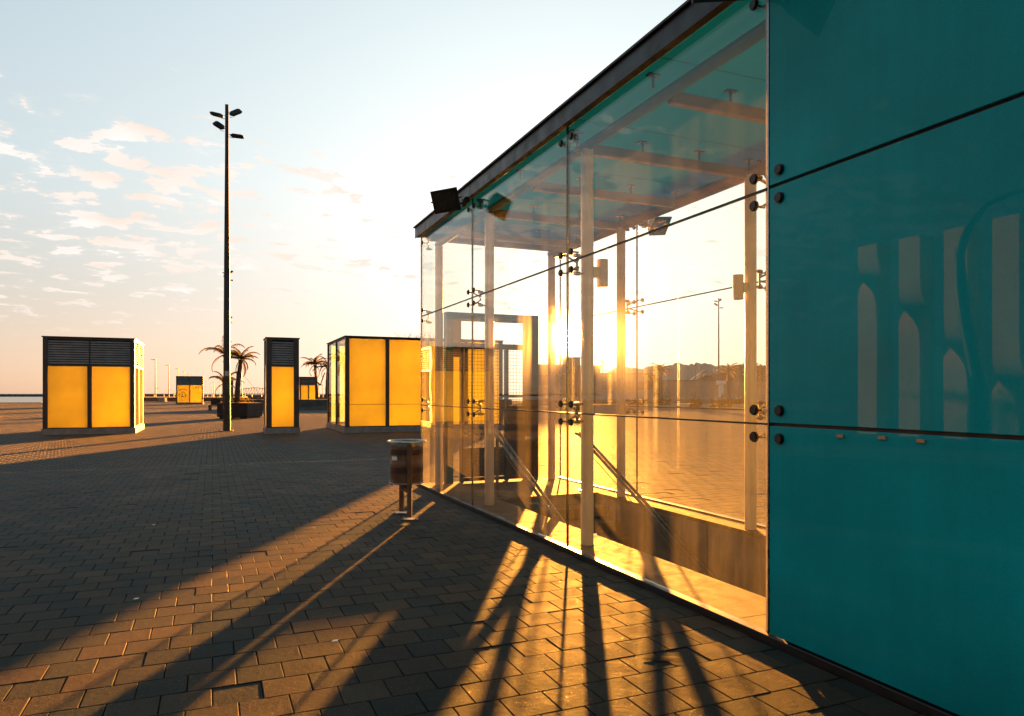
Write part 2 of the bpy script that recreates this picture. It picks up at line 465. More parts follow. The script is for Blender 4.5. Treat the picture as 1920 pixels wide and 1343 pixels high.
# ------------------------------------------------------------------ mesh building
class MB:
    """collects shapes; origin o is subtracted so that parts sit relative to their thing"""
    def __init__(s, o=(0, 0, 0)):
        s.v = []; s.f = []; s.o = Vector(o)

    def add(s, vs, fs):
        k = len(s.v)
        s.v += [Vector(v) - s.o for v in vs]
        s.f += [tuple(i + k for i in f) for f in fs]

    def box(s, x0, x1, y0, y1, z0, z1, top=None):
        vs = [(x0, y0, z0), (x1, y0, z0), (x1, y1, z0), (x0, y1, z0), (x0, y0, z1), (x1, y0, z1), (x1, y1, z1), (x0, y1, z1)]
        s.add(vs, [(0, 3, 2, 1), (4, 5, 6, 7), (0, 1, 5, 4), (1, 2, 6, 5), (2, 3, 7, 6), (3, 0, 4, 7)])
        return s

    def bar(s, p0, p1, w, h, up=(0, 0, 1)):
        p0, p1 = Vector(p0), Vector(p1)
        t = (p1 - p0).normalized()
        u = Vector(up)
        if abs(t.dot(u)) > 0.98: u = Vector((0, 1, 0))
        r = t.cross(u).normalized(); u = r.cross(t).normalized()
        vs = [p + r * sx * w / 2 + u * sy * h / 2 for p in (p0, p1) for sx, sy in ((-1, -1), (1, -1), (1, 1), (-1, 1))]
        s.add(vs, [(0, 1, 2, 3), (7, 6, 5, 4), (0, 4, 5, 1), (1, 5, 6, 2), (2, 6, 7, 3), (3, 7, 4, 0)])
        return s

    def tube(s, pts, r, n=10, cap=True):
        pts = [Vector(p) for p in pts]
        rs = r if isinstance(r, (list, tuple)) else [r] * len(pts)
        vs = []; prev = None
        for i, p in enumerate(pts):
            t = (pts[min(i + 1, len(pts) - 1)] - pts[max(i - 1, 0)]).normalized()
            if prev is None:
                u = Vector((0, 0, 1)) if abs(t.z) < 0.9 else Vector((1, 0, 0))
            else:
                u = prev
            x = t.cross(u).normalized(); u = x.cross(t).normalized(); prev = u
            for k in range(n):
                an = 2 * math.pi * k / n
                vs.append(p + (x * math.cos(an) + u * math.sin(an)) * rs[i])
        fs = []
        for i in range(len(pts) - 1):
            for k in range(n):
                k2 = (k + 1) % n
                fs.append((i * n + k, i * n + k2, (i + 1) * n + k2, (i + 1) * n + k))
        if cap:
            fs.append(tuple(range(n - 1, -1, -1)))
            fs.append(tuple(range((len(pts) - 1) * n, len(pts) * n)))
        s.add(vs, fs)
        return s

    def lathe(s, prof, c=(0, 0), n=32):
        vs = []; fs = []
        for (r, z) in prof:
            for k in range(n):
                an = 2 * math.pi * k / n
                vs.append((c[0] + r * math.cos(an), c[1] + r * math.sin(an), z))
        for i in range(len(prof) - 1):
            for k in range(n):
                k2 = (k + 1) % n
                fs.append((i * n + k, i * n + k2, (i + 1) * n + k2, (i + 1) * n + k))
        s.add(vs, fs)
        return s

    def poly(s, pts, f=None):
        s.add(pts, [tuple(range(len(pts)))])
        return s

    def mesh(s, name, mat, bevel=0.0, smooth=False):
        me = bpy.data.meshes.new(name)
        me.from_pydata([tuple(v) for v in s.v], [], s.f)
        if bevel > 0:
            bm = bmesh.new(); bm.from_mesh(me)
            bmesh.ops.bevel(bm, geom=list(bm.edges), offset=bevel, segments=1, affect='EDGES', profile=0.5)
            bm.to_mesh(me); bm.free()
        me.materials.append(mat)
        if smooth:
            me.polygons.foreach_set('use_smooth', [True] * len(me.polygons))
            try: me.set_sharp_from_angle(angle=R(38))
            except Exception: pass
        me.update()
        return me

    def build(s, name, mat, parent=None, bevel=0.0, smooth=False, kind=None):
        o = bpy.data.objects.new(name, s.mesh(name, mat, bevel, smooth))
        C.objects.link(o)
        if parent: o.parent = parent
        if kind: o['kind'] = kind
        return o


def tag(o, label=None, cat=None, group=None, kind=None):
    if label: o['label'] = label
    if cat: o['category'] = cat
    if group: o['group'] = group
    if kind: o['kind'] = kind
    return o


def empty(name, loc, rz=0.0):
    o = bpy.data.objects.new(name, None)
    o.empty_display_size = 0.3
    C.objects.link(o)
    o.location = loc
    o.rotation_euler = (0, 0, rz)
    return o


def kids(o):
    return [c for c in list(o.children)]


def copy_tree(o, parent=None):
    c = o.copy(); C.objects.link(c); c.parent = parent
    for ch in kids(o): copy_tree(ch, c)
    return c


def share(me, name, loc, parent, rot=(0, 0, 0), scale=(1, 1, 1)):
    o = bpy.data.objects.new(name, me)
    C.objects.link(o)
    o.parent = parent
    o.location = loc; o.rotation_euler = rot; o.scale = scale
    return o


# ------------------------------------------------------------------ the ground
PA, PB = 0.23, 0.235
A0, A1 = -8 * PA, 70 * PA                 # region of modelled pavers along A
B0, B1 = -26 * PB, 42 * PB
BOX_B0, BOX_B1, BOX_A0, BOX_A1 = 3.07, 5.62, -2.3, 11.08     # footprint of the pavilion
far = MB()
BIG = 900.0


def rect(mb, b0, b1, a0, a1, z):
    mb.poly([W(b0, a0, z), W(b1, a0, z), W(b1, a1, z), W(b0, a1, z)])


# plaza edge towards the sea: a line in world space, the ground stops there
pav = MB()


def clip_quay(pts, z):
    """keep the part of a polygon on the land side of the quay edge"""
    def side(p): return (QD.x * (p.y - Q0.y) - QD.y * (p.x - Q0.x))
    outp = []
    for i in range(len(pts)):
        p, q = pts[i], pts[(i + 1) % len(pts)]
        sp, sq = side(p), side(q)
        if sp <= 0: outp.append(p)
        if (sp < 0) != (sq < 0):
            t = sp / (sp - sq); outp.append(p + (q - p) * t)
    return [Vector((v.x, v.y, z)) for v in outp]


Q0 = Vector((-80.0, 110.0, 0)); QD = Vector((175.0, 60.0, 0)).normalized()
for (b0, b1, a0, a1) in ((-400, B0, -60, 500), (B1, 500, -60, 500), (B0, B1, A1, 500), (B0, B1, -60, A0)):
    pts = clip_quay([W(b0, a0), W(b1, a0), W(b1, a1), W(b0, a1)], 0.0)
    pav.poly(pts)
plaza = pav.build('plaza_paving', M['paving_far'], None, kind='structure')
bed = MB()
for (b0, b1, a0, a1) in ((B0, BOX_B0, A0, A1), (BOX_B1, B1, A0, A1), (BOX_B0, BOX_B1, BOX_A1, A1)):
    rect(bed, b0, b1, a0, a1, -0.022)
bed.build('grout_bed', M['grout'], plaza, kind='structure')


def paver_mesh(w, l, ch, dev=0.0):
    h = -0.02
    x, y = w / 2, l / 2
    c = ch
    j = [(random.uniform(-dev, dev), random.uniform(-dev, dev)) for _ in range(4)]
    cs = [(-x + j[0][0], -y + j[0][1]), (x + j[1][0], -y + j[1][1]), (x + j[2][0], y + j[2][1]), (-x + j[3][0], y + j[3][1])]
    sg = [(1, 1), (-1, 1), (-1, -1), (1, -1)]
    vs = [(px, py, h) for px, py in cs] + [(px, py, -c) for px, py in cs] + [(px + sx * c, py + sy * c, 0) for (px, py), (sx, sy) in zip(cs, sg)]
    fs = [(8, 9, 10, 11)]
    for k in range(4):
        k2 = (k + 1) % 4
        fs += [(k, k2, 4 + k2, 4 + k), (4 + k, 4 + k2, 8 + k2, 8 + k)]
    return vs, fs


variants = []
for k in range(6):
    vs, fs = paver_mesh(PB - 0.0065, PA - 0.0065, 0.0022, 0.0012)
    me = bpy.data.meshes.new('paver'); me.from_pydata(vs, [], fs); me.materials.append(M['paver']); me.update()
    variants.append(me)
cells = []
for r in range(-8, 70):
    a = (r + 0.5) * PA
    sh = 0.5 * PB * (r % 2)
    for c in range(-26, 42):
        b = (c + 0.5) * PB + sh
        if b + PB / 2 > BOX_B0 and b - PB / 2 < BOX_B1 and a - PA / 2 < BOX_A1:
            # cut pavers against the pavilion kerb
            if b - PB / 2 < BOX_B0 - 0.03 and b < BOX_B0: cells.append((r, c, a, b, BOX_B0 - 0.004 - (b - PB / 2), 'L'))
            elif b + PB / 2 > BOX_B1 + 0.03 and b > BOX_B1: cells.append((r, c, a, b, (b + PB / 2) - BOX_B1 - 0.004, 'R'))
            continue
        cells.append((r, c, a, b, PB, ''))


def seen(a, b):
    v = W(b, a)
    if v.y < 3.0: return 1e9
    if abs(v.x / v.y) > 0.735: return 1e9
    if 1325 * EYE / v.y + 738 > 1350: return 1e9
    if b > 3.1: return 1e8 + v.length          # seen only through glass or not at all
    return v.length


cells.sort(key=lambda q: seen(q[2], q[3]))
rest = MB()
for i, (r, c, a, b, w, cut) in enumerate(cells):
    zz = random.gauss(0, 0.0006); tx = random.gauss(0, 0.002); ty = random.gauss(0, 0.002); rz = random.gauss(0, 0.003)
    if random.random() < 0.04: zz -= 0.004; tx *= 2.2
    zz = max(-0.008, min(0.003, zz))
    if r > 66: zz = tx = ty = rz = 0.0
    if cut:
        bc = (b - PB / 2 + w / 2) if cut == 'L' else (b + PB / 2 - w / 2)
        sx = max(0.05, (w - 0.006) / (PB - 0.0065))
    else:
        bc, sx = b, 1.0
    mtx = Matrix.Translation(W(bc, a, zz)) @ Matrix.Rotation(TH + rz, 4, 'Z') @ Matrix.Rotation(tx, 4, 'X') @ Matrix.Rotation(ty, 4, 'Y') @ Matrix.Scale(sx, 4, (1, 0, 0))
    me = variants[random.randrange(6)]
    if i < 300:
        o = bpy.data.objects.new('paver', me); C.objects.link(o); o.parent = plaza
        o.matrix_local = mtx
    else:
        rest.add([mtx @ v.co for v in me.vertices], [tuple(p.vertices) for p in me.polygons])
rest.build('paver_field', M['paver'], plaza, kind='stuff')

# sea, sunk below the quay
sea = MB(); sea.poly([(-9000, -200, -1.6), (9000, -200, -1.6), (9000, 16000, -1.6), (-9000, 16000, -1.6)])
# keep the sea sheet away from the land: only beyond the quay
sea = MB()
qa = Q0 - QD * 600 ; qb = Q0 + QD * 4200
sea.poly([(qa.x, qa.y, -1.6), (qb.x, qb.y, -1.6), (9000, 16000, -1.6), (-16000, 16000, -1.6), (-16000, -400, -1.6)])
sea.build('sea', M['sea_water'], None, kind='structure')
qw = MB()
n1 = Vector((-QD.y, QD.x, 0))
for s0 in range(-20, 60):
    p0 = Q0 + QD * (s0 * 6.0); p1 = Q0 + QD * (s0 * 6.0 + 5.96)
    qw.add([p0 - n1 * 0.9 + Vector((0, 0, .12)), p1 - n1 * 0.9 + Vector((0, 0, .12)), p1 + n1 * 0.3 + Vector((0, 0, .12)), p0 + n1 * 0.3 + Vector((0, 0, .12)),
            p0 - n1 * 0.9 + Vector((0, 0, -2.5)), p1 - n1 * 0.9 + Vector((0, 0, -2.5)), p1 + n1 * 0.3 + Vector((0, 0, -2.5)), p0 + n1 * 0.3 + Vector((0, 0, -2.5))],
           [(0, 1, 2, 3), (0, 4, 5, 1), (2, 6, 7, 3), (1, 5, 6, 2), (3, 7, 4, 0)])
qw.build('quay_kerb', M['coping'], None, kind='structure')

# ------------------------------------------------------------------ the glass pavilion over the metro stairs
PO = (4.35, 4.5, 0)                       # local origin: centre of the footprint, (b, a)
pv = empty('station_entrance', W(PO[0], PO[1]), TH)
tag(pv, 'glass station entrance with clear panes, white columns and a frosted teal wall at the right', 'building')


def P(): return MB(PO)


GB, GBK = 3.10, 5.60                       # front and back glass planes
SEAMS = (1.315, 2.74)
TOPZ = 4.03
AP = (3.33, 5.96, 8.62, 11.04)             # pane joints along A
AC = (3.38, 6.03, 8.66, 10.90)             # columns
CF, CB = 3.35, 5.36
GT = 0.016
# clear panes
zs = [0.05] + list(SEAMS) + [TOPZ]
def pane(bx, ax, z0, z1, mat, name='glass_pane', gap=0.006):
    p = P()
    if bx[0] == bx[1]:
        p.box(bx[0] - GT / 2, bx[0] + GT / 2, ax[0] + gap, ax[1] - gap, z0 + gap, z1 - gap)
    else:
        p.box(bx[0] + gap, bx[1] - gap, ax[0] - GT / 2, ax[0] + GT / 2, z0 + gap, z1 - gap)
    return p.build(name, M[mat], pv)


for k in range(3):
    for j in range(3):
        pane((GB, GB), (AP[k], AP[k + 1]), zs[j], zs[j + 1], 'glass_front')
        pane((GBK, GBK), (AP[k], AP[k + 1]), zs[j], zs[j + 1], 'glass_back')
# end panes beside and above the doorway
EA = 11.04
for (b0, b1, z0, z1) in ((3.12, 3.50, .05, SEAMS[0]), (3.12, 3.50, SEAMS[0], SEAMS[1]), (3.12, 4.35, SEAMS[1] + .12, TOPZ), (4.35, 5.58, SEAMS[1] + .12, TOPZ),
                         (5.14, 5.58, .05, SEAMS[0]), (5.14, 5.58, SEAMS[0], SEAMS[1])):
    pane((b0, b1), (EA, EA), z0, z1, 'glass_back')
# dark gaskets in the joints
gk = []
for (b, off) in ((GB, 0), (GBK, 0)):
    for z in SEAMS:
        P().box(b - .011, b + .011, AP[0], AP[3] - .02, z - .006, z + .006).build('gasket', M['black_metal'], pv)
    for a in AP[1:3]:
        P().box(b - .0105, b + .0105, a - .0058, a + .0058, .05, TOPZ).build('gasket', M['steel_dark'], pv)
P().box(GB - .012, GB + .010, EA - .012, EA + .012, .05, TOPZ).build('corner_strip', M['steel'], pv)
P().box(GBK - .012, GBK + .010, EA - .012, EA + .012, .05, TOPZ).build('corner_strip', M['steel'], pv)
# frosted teal wall toward the camera
TP = [(-2.0, 0.67), (0.67, 3.315)]
for (a0, a1) in TP:
    for (z0, z1) in ((.05, SEAMS[0] - .006), (SEAMS[0] + .006, SEAMS[1] - .006), (SEAMS[1] + .006, TOPZ)):
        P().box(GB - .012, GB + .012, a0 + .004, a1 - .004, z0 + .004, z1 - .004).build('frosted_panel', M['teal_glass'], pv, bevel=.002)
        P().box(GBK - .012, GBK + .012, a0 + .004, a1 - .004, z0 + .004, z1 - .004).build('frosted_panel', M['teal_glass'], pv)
for z in SEAMS:
    P().box(GB + .013, GB + .05, -2.0, 3.31, z - .05, z + .05).build('backing_rail', M['black_metal'], pv)
P().box(GB + .02, GBK - .02, 3.20, 3.235, .02, TOPZ - .01).build('partition', M['teal_paint'], pv)
P().box(GB - .013, GB + .028, 3.318, 3.327, .03, TOPZ).build('edge_strip', M['steel'], pv)
P().box(GB + .018, GB + .060, 3.331, 3.375, .03, TOPZ).build('edge_post', M['white_paint'], pv)
for (a, z) in ((2.785, 1.272), (2.53, 1.278), (2.32, 1.275)):
    P().box(GB - .024, GB - .013, a - .022, a + .022, z - .009, z + .009).build('clip_plate', M['copper'], pv, bevel=.002)
# columns
for a in AC:
    for b in (CF, CB):
        P().tube([(b, a, .03), (b, a, 3.86)], .062, 24).build('column', M['white_paint'], pv, smooth=True)
        P().lathe([(.066, .032), (.066, .036), (.0, .036)], (b, a), 20).build('column_base', M['stone_ledge'], pv)
for b in (CF, CB):
    P().tube([(b, -1.9, 3.90), (b, 10.97, 3.90)], .05, 16).build('beam', M['teal_paint'] if b == CF else M['beam_paint'], pv, smooth=True)
P().box(3.2, 5.5, 10.86, 10.95, 3.94, 4.03).build('beam', M['beam_paint'], pv, bevel=.006)
# purlins hung under the roof glass
a = 10.0
while a > -1.8:
    P().box(CF + .04, CB - .04, a - .035, a + .035, 3.83, 3.93).build('purlin', M['beam_paint'], pv, bevel=.006)
    for b in (CF - .12, 4.0, 4.7, CB):
        P().tube([(b, a, 3.93), (b, a, 4.03)], .012, 8).box(b - .05, b + .05, a - .03, a + .03, 4.028, 4.038).build('roof_stub', M['steel_dark'], pv)
    a -= 1.315
P().tube([(CB + .02, 10.9, 3.85), (CB + .02, -1.8, 3.85)], .03, 10).build('conduit', M['beam_paint'], pv, smooth=True)
# roof panes and fascia
a = 11.06
while a > -2.2:
    a2 = max(a - 1.315, -2.3)
    P().box(3.045, 5.655, a2 + .006, a - .006, 4.045, 4.066).build('roof_pane', M['roof_glass'], pv)
    a = a2
P().box(3.012, 3.030, -2.3, 11.12, 4.005, 4.165).build('fascia', M['fascia_metal'], pv, bevel=.002)
P().box(2.985, 3.040, -2.3, 11.13, 4.166, 4.190).build('fascia_cap', M['black_metal'], pv, bevel=.003)
P().box(3.0305, 3.085, -2.3, 11.10, 4.012, 4.022).build('fascia_lip', M['fascia_metal'], pv)
P().box(5.67, 5.69, -2.3, 11.12, 4.005, 4.165).build('fascia', M['fascia_metal'], pv)
P().box(3.032, 5.668, 11.10, 11.12, 4.03, 4.165).build('fascia', M['fascia_metal'], pv)
P().box(3.031, 5.669, 11.125, 11.15, 4.166, 4.190).build('fascia_cap', M['black_metal'], pv)
# spider fittings: four discs on curved arms on a small mast fixed to the column
disc_me = MB().tube([(0.0, 0, 0), (0.011, 0, 0)], .033, 20).tube([(0.011, 0, 0), (.022, 0, 0)], .026, 20).mesh('disc', M['black_metal'], smooth=False)
bolt_me = MB().tube([(0, 0, 0), (.075, 0, 0)], .0075, 8).mesh('bolt', M['steel_dark'])


def spider(bg, a, z, colb, das, dzs, hw=.085, teal=False):
    """bg = glass plane, outward side is away from colb"""
    sgn = 1 if colb > bg else -1
    root = share(MB().box(-.001, .001, -.001, .001, -.001, .001).mesh('spider_fitting', M['steel_dark']), 'spider_fitting', (0, 0, 0), pv)
    mast = P()
    bm_ = bg + sgn * .13
    am = a + .055
    mast.tube([(bm_, am, z - .105), (bm_, am, z + .105)], .011, 10)
    for s in (-1, 1):
        mast.tube([(bm_, am, z + s * .085), (colb - sgn * .055, am - .0, z + s * .085)], .009, 8)
        mast.tube([(bm_ - sgn * .03, am, z + s * .085), (bm_ + sgn * .03, am, z + s * .085)], .02, 10)
    for da in das:
        for dz_ in dzs:
            q = Vector((bg + sgn * .04, a + da, z + dz_))
            m0 = Vector((bm_, am, z + dz_ * .25))
            mid = (q + m0) / 2 + Vector((sgn * .02, 0, -dz_ * .12))
            mast.tube([m0, mid, q], [.012, .010, .008], 8)
    me = mast.mesh('spider_fitting', M['steel_dark'], smooth=True)
    root.data = me
    for da in das:
        for dz_ in dzs:
            x = bg - sgn * .012 - PO[0]
            d_ = share(disc_me, 'disc', (x, a + da - PO[1], z + dz_), root, (0, 0, math.pi if sgn > 0 else 0))
            share(bolt_me, 'bolt', (x, a + da - PO[1], z + dz_), root, (0, 0, 0 if sgn > 0 else math.pi))
    return root


for z in SEAMS:
    for i, a in enumerate(AP):
        das = (-.105, .105) if 0 < i < 3 else ((.105,) if i == 0 else (-.12,))
        if i == 0: das = (-.105, .105)
        spider(GB, a if i < 3 else a, z, CF, das, (-.083, .083))
        spider(GBK, a, z, CB, das, (-.083, .083))
for i, a in enumerate(AP):
    das = (-.105, .105) if i < 3 else (-.12,)
    spider(GB, a, 3.93, CF, das, (-.03,))
    spider(GBK, a, 3.93, CB, das, (-.03,))
# threshold channel and stone ledges
P().box(3.07, 3.145, -2.3, 11.07, -.02, .045).build('sill_channel', M['black_metal'], pv, bevel=.004)
P().box(5.555, 5.62, -2.3, 11.07, -.02, .045).build('sill_channel', M['black_metal'], pv)


def slabs(b0, b1, a0, a1, step, z=.032, t=.05):
    a = a1
    while a > a0 + .02:
        a2 = max(a0, a - step)
        P().box(b0 + .0015, b1 - .0015, a2 + .0015, a - .0015, z - t, z + random.uniform(-.0008, .0008)).build('stone_slab', M['stone_ledge'], pv, bevel=.0015)
        a = a2


slabs(3.146, 3.67, -2.3, 9.17, 1.1)
slabs(5.25, 5.554, -2.3, 9.17, 1.1)
for (b0, b1) in ((3.146, 3.76), (3.76, 4.36), (4.36, 4.96), (4.96, 5.554)):
    slabs(b0, b1, 9.17, 11.03, .62)
P().box(3.146, 5.554, 11.031, 11.30, -.03, .02).build('threshold', M['stone_ledge'], pv)
# stair well and steps
WZ = -3.2
for (b0, b1, nm) in ((3.60, 3.67, 1), (5.25, 5.32, 2)):
    a = 9.17
    while a > -2.3:
        a2 = max(-2.3, a - 2.55)
        P().box(b0, b1, a2 + .012, a - .012, WZ, -.020).build('well_panel', M['well_wall'], pv)
        a = a2
    P().box(b0 + (.0 if nm == 1 else .02), b1 - (.02 if nm == 1 else 0), -2.3, 9.17, WZ, -.024).build('well_backing', M['black_metal'], pv)
P().box(3.60, 5.32, -2.36, -2.30, WZ, 0).build('end_wall', M['well_wall'], pv)
P().box(3.67, 5.25, -2.3, 9.17, WZ - .1, WZ).build('lower_floor', M['concrete_dark'], pv)
P().box(3.2, 5.5, 9.18, 11.0, -.4, -.021).build('landing_slab', M['concrete_dark'], pv)
rise, run = .161, .34
for k in range(19):
    a = 9.165 - k * run
    P().box(3.672, 5.248, a - run + .002, a, -rise * (k + 1) - .10, -rise * (k + 1) + .032).build('stair_step', M['stone_ledge'], pv, bevel=.003)
# handrails: twin tubes along both sides
for (b, zt, at) in ((3.76, .95, 9.45), (5.15, .87, 9.45)):
    for o_ in (-.035, .035):
        e = 6.2
        P().tube([(b + o_, at + .12, zt + .02), (b + o_, at, zt), (b + o_, at - e, zt - .473 * e)], .022, 12).build('handrail', M['rail_steel'], pv, smooth=True)
    P().box(b - .022, b + .022, at - .05, at - .03, .035, zt - .03).box(b - .04, b + .04, at - .11, at + .03, .034, .046).build('rail_post', M['steel_dark'], pv, bevel=.002)
    P().tube([(b, at - .05, zt - .16), (b, at - 2.6, zt - .16 - .473 * 2.6)], .005, 6).build('rail_wire', M['steel_dark'], pv)
    for q in (1.7, 3.4, 5.1):
        zz = -rise * int((9.165 - (at - q)) / run + 1) + .03
        P().tube([(b, at - q, zz), (b, at - q, zt - .473 * q - .02)], .016, 8).build('rail_post', M['steel_dark'], pv)
# doorway portal with lattice gate at the far end
P().box(3.50, 3.62, 10.98, 11.12, .02, 2.83).build('door_jamb', M['teal_paint'], pv, bevel=.004)
P().box(4.92, 5.14, 10.96, 11.14, .02, 2.83).build('door_jamb', M['corten'], pv, bevel=.004)
P().box(3.622, 4.918, 10.99, 11.11, 2.70, 2.83).build('lintel', M['teal_paint'], pv, bevel=.004)
P().box(3.622, 3.76, 11.0, 11.1, 2.10, 2.698).build('door_jamb', M['beam_paint'], pv)
P().box(3.622, 4.918, 11.0, 11.10, 2.24, 2.33).build('gate_header', M['black_metal'], pv)
P().box(4.56, 4.60, 10.99, 11.10, .03, 2.238).build('gate_stile', M['black_metal'], pv)
P().box(3.762, 3.80, 10.99, 11.10, .03, 2.238).build('gate_stile', M['black_metal'], pv)
P().box(3.802, 4.558, 11.02, 11.06, .05, .11).build('gate_rail', M['black_metal'], pv)
P().box(3.802, 4.558, 11.045, 11.058, .112, .60).build('sun_block_panel', M['dark_metal'], pv)  # low solid panels added at the gate to block the sun and shape ground streaks
P().box(4.602, 4.918, 11.02, 11.06, .05, 1.30).build('sun_block_panel', M['corten'], pv)
P().box(3.47, 3.62, 10.985, 11.0, .03, 1.0).build('sun_block_panel', M['beam_paint'], pv)
wm = P()
b = 3.83
while b < 4.92:
    wm.tube([(b, 11.03, .06), (b, 11.03, 2.24)], .0032, 4, False); b += .058
z = .12
while z < 2.24:
    wm.tube([(3.80, 11.035, z), (4.92, 11.035, z)], .0032, 4, False); z += .058
wm.build('wire_lattice', M['steel_dark'], pv, kind='stuff')


# wall lights: short cylinders on brackets
def wall_light(b, a, z, side, label):
    r = empty('wall_light', W(b, a, z), TH)
    s = side
    MB().tube([(s * .17, 0, -.13), (s * .17, 0, .13)], .055, 20).build('lamp_cylinder', M['white_paint'], r, smooth=True)
    MB().box(min(s * .06, s * .12), max(s * .06, s * .12), -.03, .03, -.05, .05).build('bracket', M['white_paint'], r)
    MB().tube([(s * .17, 0, -.132), (s * .17, 0, -.1305)], .045, 16).build('lens', M['lamp_glass'], r)
    tag(r, label, 'wall light', 'cylinder wall lights inside the pavilion')


wall_light(CF, AC[1], 2.68, 1, 'pale cylinder wall light on the front white column near the sun, left of the two')
wall_light(CB, AC[1], 2.64, -1, 'pale cylinder wall light on the rear column beside the teal wall, right of the two')


# floodlights on the pavilion's eaves
def floodlight(b, a, z, yaw, pitch, label, arm=.2, side=-1):
    r = empty('floodlight', W(b, a, z), TH)
    MB().tube([(0, 0, -.05), (side * .05, 0, -.05)], .05, 14).tube([(0, -.07, -.02), (0, .07, -.02)], .042, 12).build('junction_box', M['black_metal'], r, smooth=True)
    MB().tube([(side * .04, 0, -.05), (side * .11, 0, -.07), (side * (arm - .12), -.01, -.06)], .012, 8).build('arm', M['black_metal'], r)
    h = MB()
    # tapered housing: front frame wide, back narrow
    w, hh, dp = .165, .135, .15
    f = [(-w, 0, -hh), (w, 0, -hh), (w, 0, hh), (-w, 0, hh)]
    bk = [(-w * .55, dp, -hh * .5), (w * .55, dp, -hh * .5), (w * .55, dp, hh * .5), (-w * .55, dp, hh * .5)]
    h.add(f + bk, [(0, 1, 2, 3), (7, 6, 5, 4), (0, 4, 5, 1), (1, 5, 6, 2), (2, 6, 7, 3), (3, 7, 4, 0)])
    h.box(-w - .006, w + .006, -.022, -.001, -hh - .006, -hh + .014).box(-w - .006, w + .006, -.022, -.001, hh - .014, hh + .006)
    h.box(-w - .006, -w + .014, -.021, -.001, -hh + .0141, hh - .0141).box(w - .014, w + .006, -.021, -.001, -hh + .0141, hh - .0141)
    ho = h.build('housing', M['black_metal'], r)
    gl = MB().box(-w + .02, w - .02, -.012, -.004, -hh + .02, hh - .02).build('lens', M['lamp_glass'], ho)
    br = MB().tube([(-w - .01, .05, 0), (-w - .03, .05, .0), (-w - .03, .12, 0), (0, .17, 0), (w + .03, .12, 0), (w + .03, .05, 0), (w + .01, .05, 0)], .008, 6).build('yoke', M['black_metal'], ho)
    ho.location = (side * arm, -.03, -.05)
    ho.rotation_euler = (pitch, R(-9), yaw)
    tag(r, label, 'floodlight', 'floodlights on the pavilion eaves')


floodlight(3.0, 8.62, 4.0, R(-28), R(22), 'black floodlight on the front eave of the glass pavilion, above the pane joint', .27)
floodlight(3.0, 3.36, 4.0, R(-12), R(25), 'black floodlight at the top edge where the clear glass meets the teal wall', .27)
floodlight(5.70, 8.62, 3.98, R(14), R(35), 'dark floodlight behind the glass, on the rear eave beside the rear column', .27, 1)

# ------------------------------------------------------------------ litter bin
bx, by = -1.285, 8.62
bin_ = empty('litter_bin', (bx, by, 0), 0)
tag(bin_, 'brown banded metal litter bin on two posts at the corner of the glass pavilion', 'litter bin')
prof = [(.0, .415), (.197, .415), (.203, .425), (.203, .445), (.196, .45), (.196, .60), (.1985, .605), (.1985, .665), (.196, .67), (.196, .80), (.1985, .805), (.1985, .865), (.196, .87), (.199, .915), (.196, .915), (.193, .46), (.0, .455)]
MB().lathe(prof, n=48).build('drum', M['rust_paint'], bin_, smooth=True)
for z0 in (.545, .765):
    MB().lathe([(.197, z0), (.2005, z0 + .004), (.2005, z0 + .062), (.197, z0 + .066)], n=48).build('band', M['bin_band'], bin_, smooth=True)
MB().lathe([(.205, .915), (.210, .927), (.222, .932), (.235, .926), (.237, .914), (.225, .906), (.20, .903), (.205, .915)], n=48).build('rim', M['galvanised'], bin_, smooth=True)
MB().lathe([(.199, .86), (.2015, .865), (.2015, .902), (.199, .905)], n=48).build('band', M['galvanised'], bin_, smooth=True)
MB().lathe([(.203, .408), (.210, .412), (.210, .424), (.203, .428)], n=48).build('bottom_ring', M['galvanised'], bin_, smooth=True)
MB().box(.040, .095, -.240, -.203, .03, .90).build('post', M['rust_paint'], bin_, bevel=.003)
MB().box(-.125, -.070, .203, .240, .03, .90).build('post', M['rust_paint'], bin_, bevel=.003)
MB().box(-.075, .065, -.03, .03, .34, .395).build('cross_bar', M['rust_paint'], bin_, bevel=.003)
MB().bar((.068, -.2, .33), (-.098, .2, .33), .04, .05).build('cross_bar', M['rust_paint'], bin_)
for (fx, fy) in ((.068, -.222), (-.098, .222)):
    fb = MB().box(fx - .10, fx + .10, fy - .07, fy + .07, .004, .012).build('foot_plate', M['steel_dark'], bin_, bevel=.002)
    for (qx, qy) in ((-.08, -.05), (.08, -.05), (-.08, .05), (.08, .05)):
        MB().tube([(fx + qx, fy + qy, .012), (fx + qx, fy + qy, .024)], .011, 6).build('bolt', M['steel'], fb)
# paper sticker, curved with the drum
st = MB()
pts = []
for k in range(5):
    an = math.radians(-142 + k * 6.5)
    pts.append((math.cos(an) * .2025, math.sin(an) * .2025))
for k in range(4):
    st.add([(pts[k][0], pts[k][1], .70), (pts[k + 1][0], pts[k + 1][1], .70), (pts[k + 1][0], pts[k + 1][1], .745), (pts[k][0], pts[k][1], .745)], [(0, 1, 2, 3)])
st.build('sticker', M['white_sheet'], bin_)
st = MB()
for k in range(4):
    st.add([(pts[k][0], pts[k][1], .747), (pts[k + 1][0], pts[k + 1][1], .747), (pts[k + 1][0], pts[k + 1][1], .762), (pts[k][0], pts[k][1], .762)], [(0, 1, 2, 3)])
st.build('sticker', M['green_print'], bin_)


